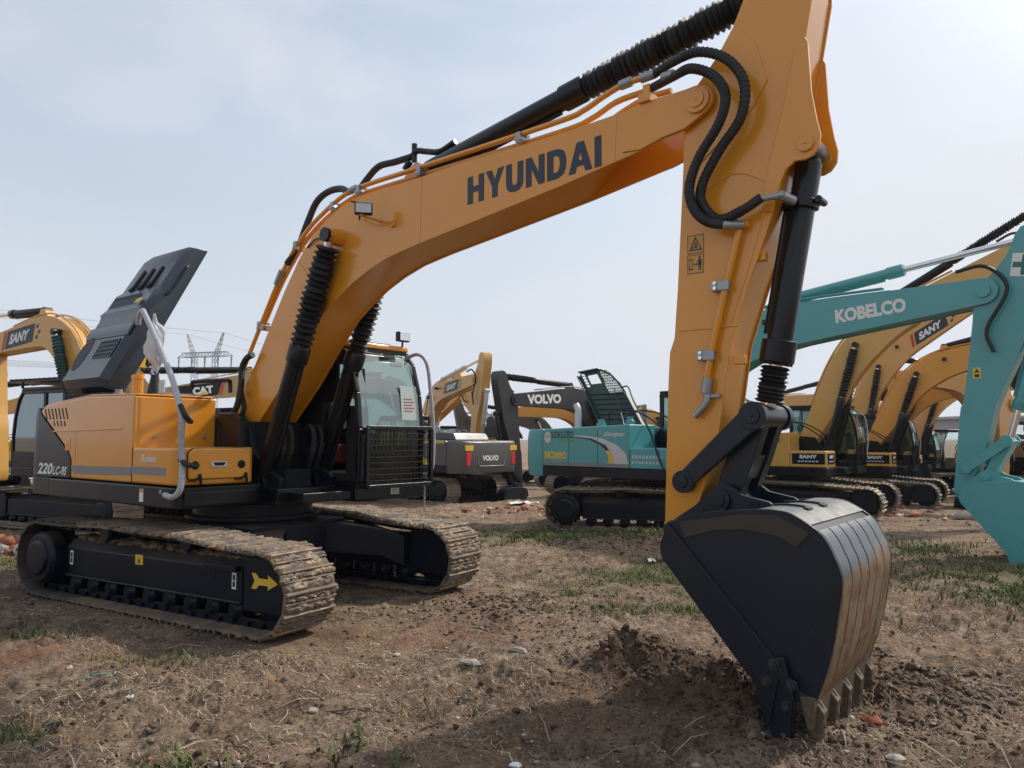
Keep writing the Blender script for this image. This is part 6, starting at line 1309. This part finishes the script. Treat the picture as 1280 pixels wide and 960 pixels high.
# thin high cloud and milky haze mixed over the clear sky
cl = noise(nt, 2.2, 6, .55, tc.outputs['Generated'], .6); mp = N(nt, 'ShaderNodeMapping'); mp.inputs['Scale'].default_value = (1, 1, 2.6); nt.links.new(tc.outputs['Generated'], mp.inputs[0]); cl2 = noise(nt, 1.3, 4, .45, mp.outputs[0], .3)
hzf = ramp(nt, sx.outputs[2], [(0, .96), (.10, .86), (.28, .56), (.5, .38)])
clf = mul(nt, ramp(nt, cl2, [(.36, 0), (.70, .55)]), 1)
f = mul(nt, hzf, clf, 'MAXIMUM'); f = mul(nt, mul(nt, hzf, mul(nt, clf, .45), 'ADD'), .97, 'MINIMUM')
SKYC = (4.85, 5.25, 5.95)
base_ = mix(nt, f, sky.outputs[0], SKYC); cl3 = noise(nt, 2.4, 6, .55, mp.outputs[0], .5)
nt.links.new(mix(nt, ramp(nt, mul(nt, mul(nt, cl3, .5), mul(nt, cl2, .5), 'ADD'), [(.46, 0), (.62, .75)]), base_, (5.35, 5.45, 5.75)), bgn.inputs[0]); bgn.inputs[1].default_value = .115
sun = bpy.data.lights.new('sun', 'SUN'); sun.energy = 2.85; sun.angle = R_(2.4); sun.color = (1, .945, .86); so = bpy.data.objects.new('sun', sun); COL.objects.link(so)
d = Vector((math.cos(SUN_AZ) * math.cos(SUN_EL), math.sin(SUN_AZ) * math.cos(SUN_EL), math.sin(SUN_EL))); so.rotation_euler = d.to_track_quat('Z', 'Y').to_euler()
cam = bpy.data.cameras.new('camera'); co = bpy.data.objects.new('camera', cam); COL.objects.link(co); scene.camera = co
cam.sensor_width = 36; cam.lens = 970.76 / 1280 * 36; cam.clip_end = 3000; cam.clip_start = .05
fw = Vector((math.cos(YAW) * math.cos(PITCH), math.sin(YAW) * math.cos(PITCH), math.sin(PITCH))); rt0 = Vector((math.sin(YAW), -math.cos(YAW), 0)); up0 = rt0.cross(fw)
rt = rt0 * math.cos(ROLL) + up0 * math.sin(ROLL); up = up0 * math.cos(ROLL) - rt0 * math.sin(ROLL)
co.matrix_world = Matrix(((rt.x, up.x, -fw.x, CAM.x), (rt.y, up.y, -fw.y, CAM.y), (rt.z, up.z, -fw.z, CAM.z), (0, 0, 0, 1)))
vs_ = scene.view_settings; vs_.view_transform = 'Standard'; vs_.look = 'None'; vs_.exposure = .38; vs_.gamma = 1; vs_.use_curve_mapping = False
scene.render.engine = 'CYCLES'; scene.cycles.use_denoising = True; scene.cycles.max_bounces = 6; scene.cycles.transparent_max_bounces = 12; scene.cycles.volume_bounces = 0
scene.cycles.use_adaptive_sampling = True
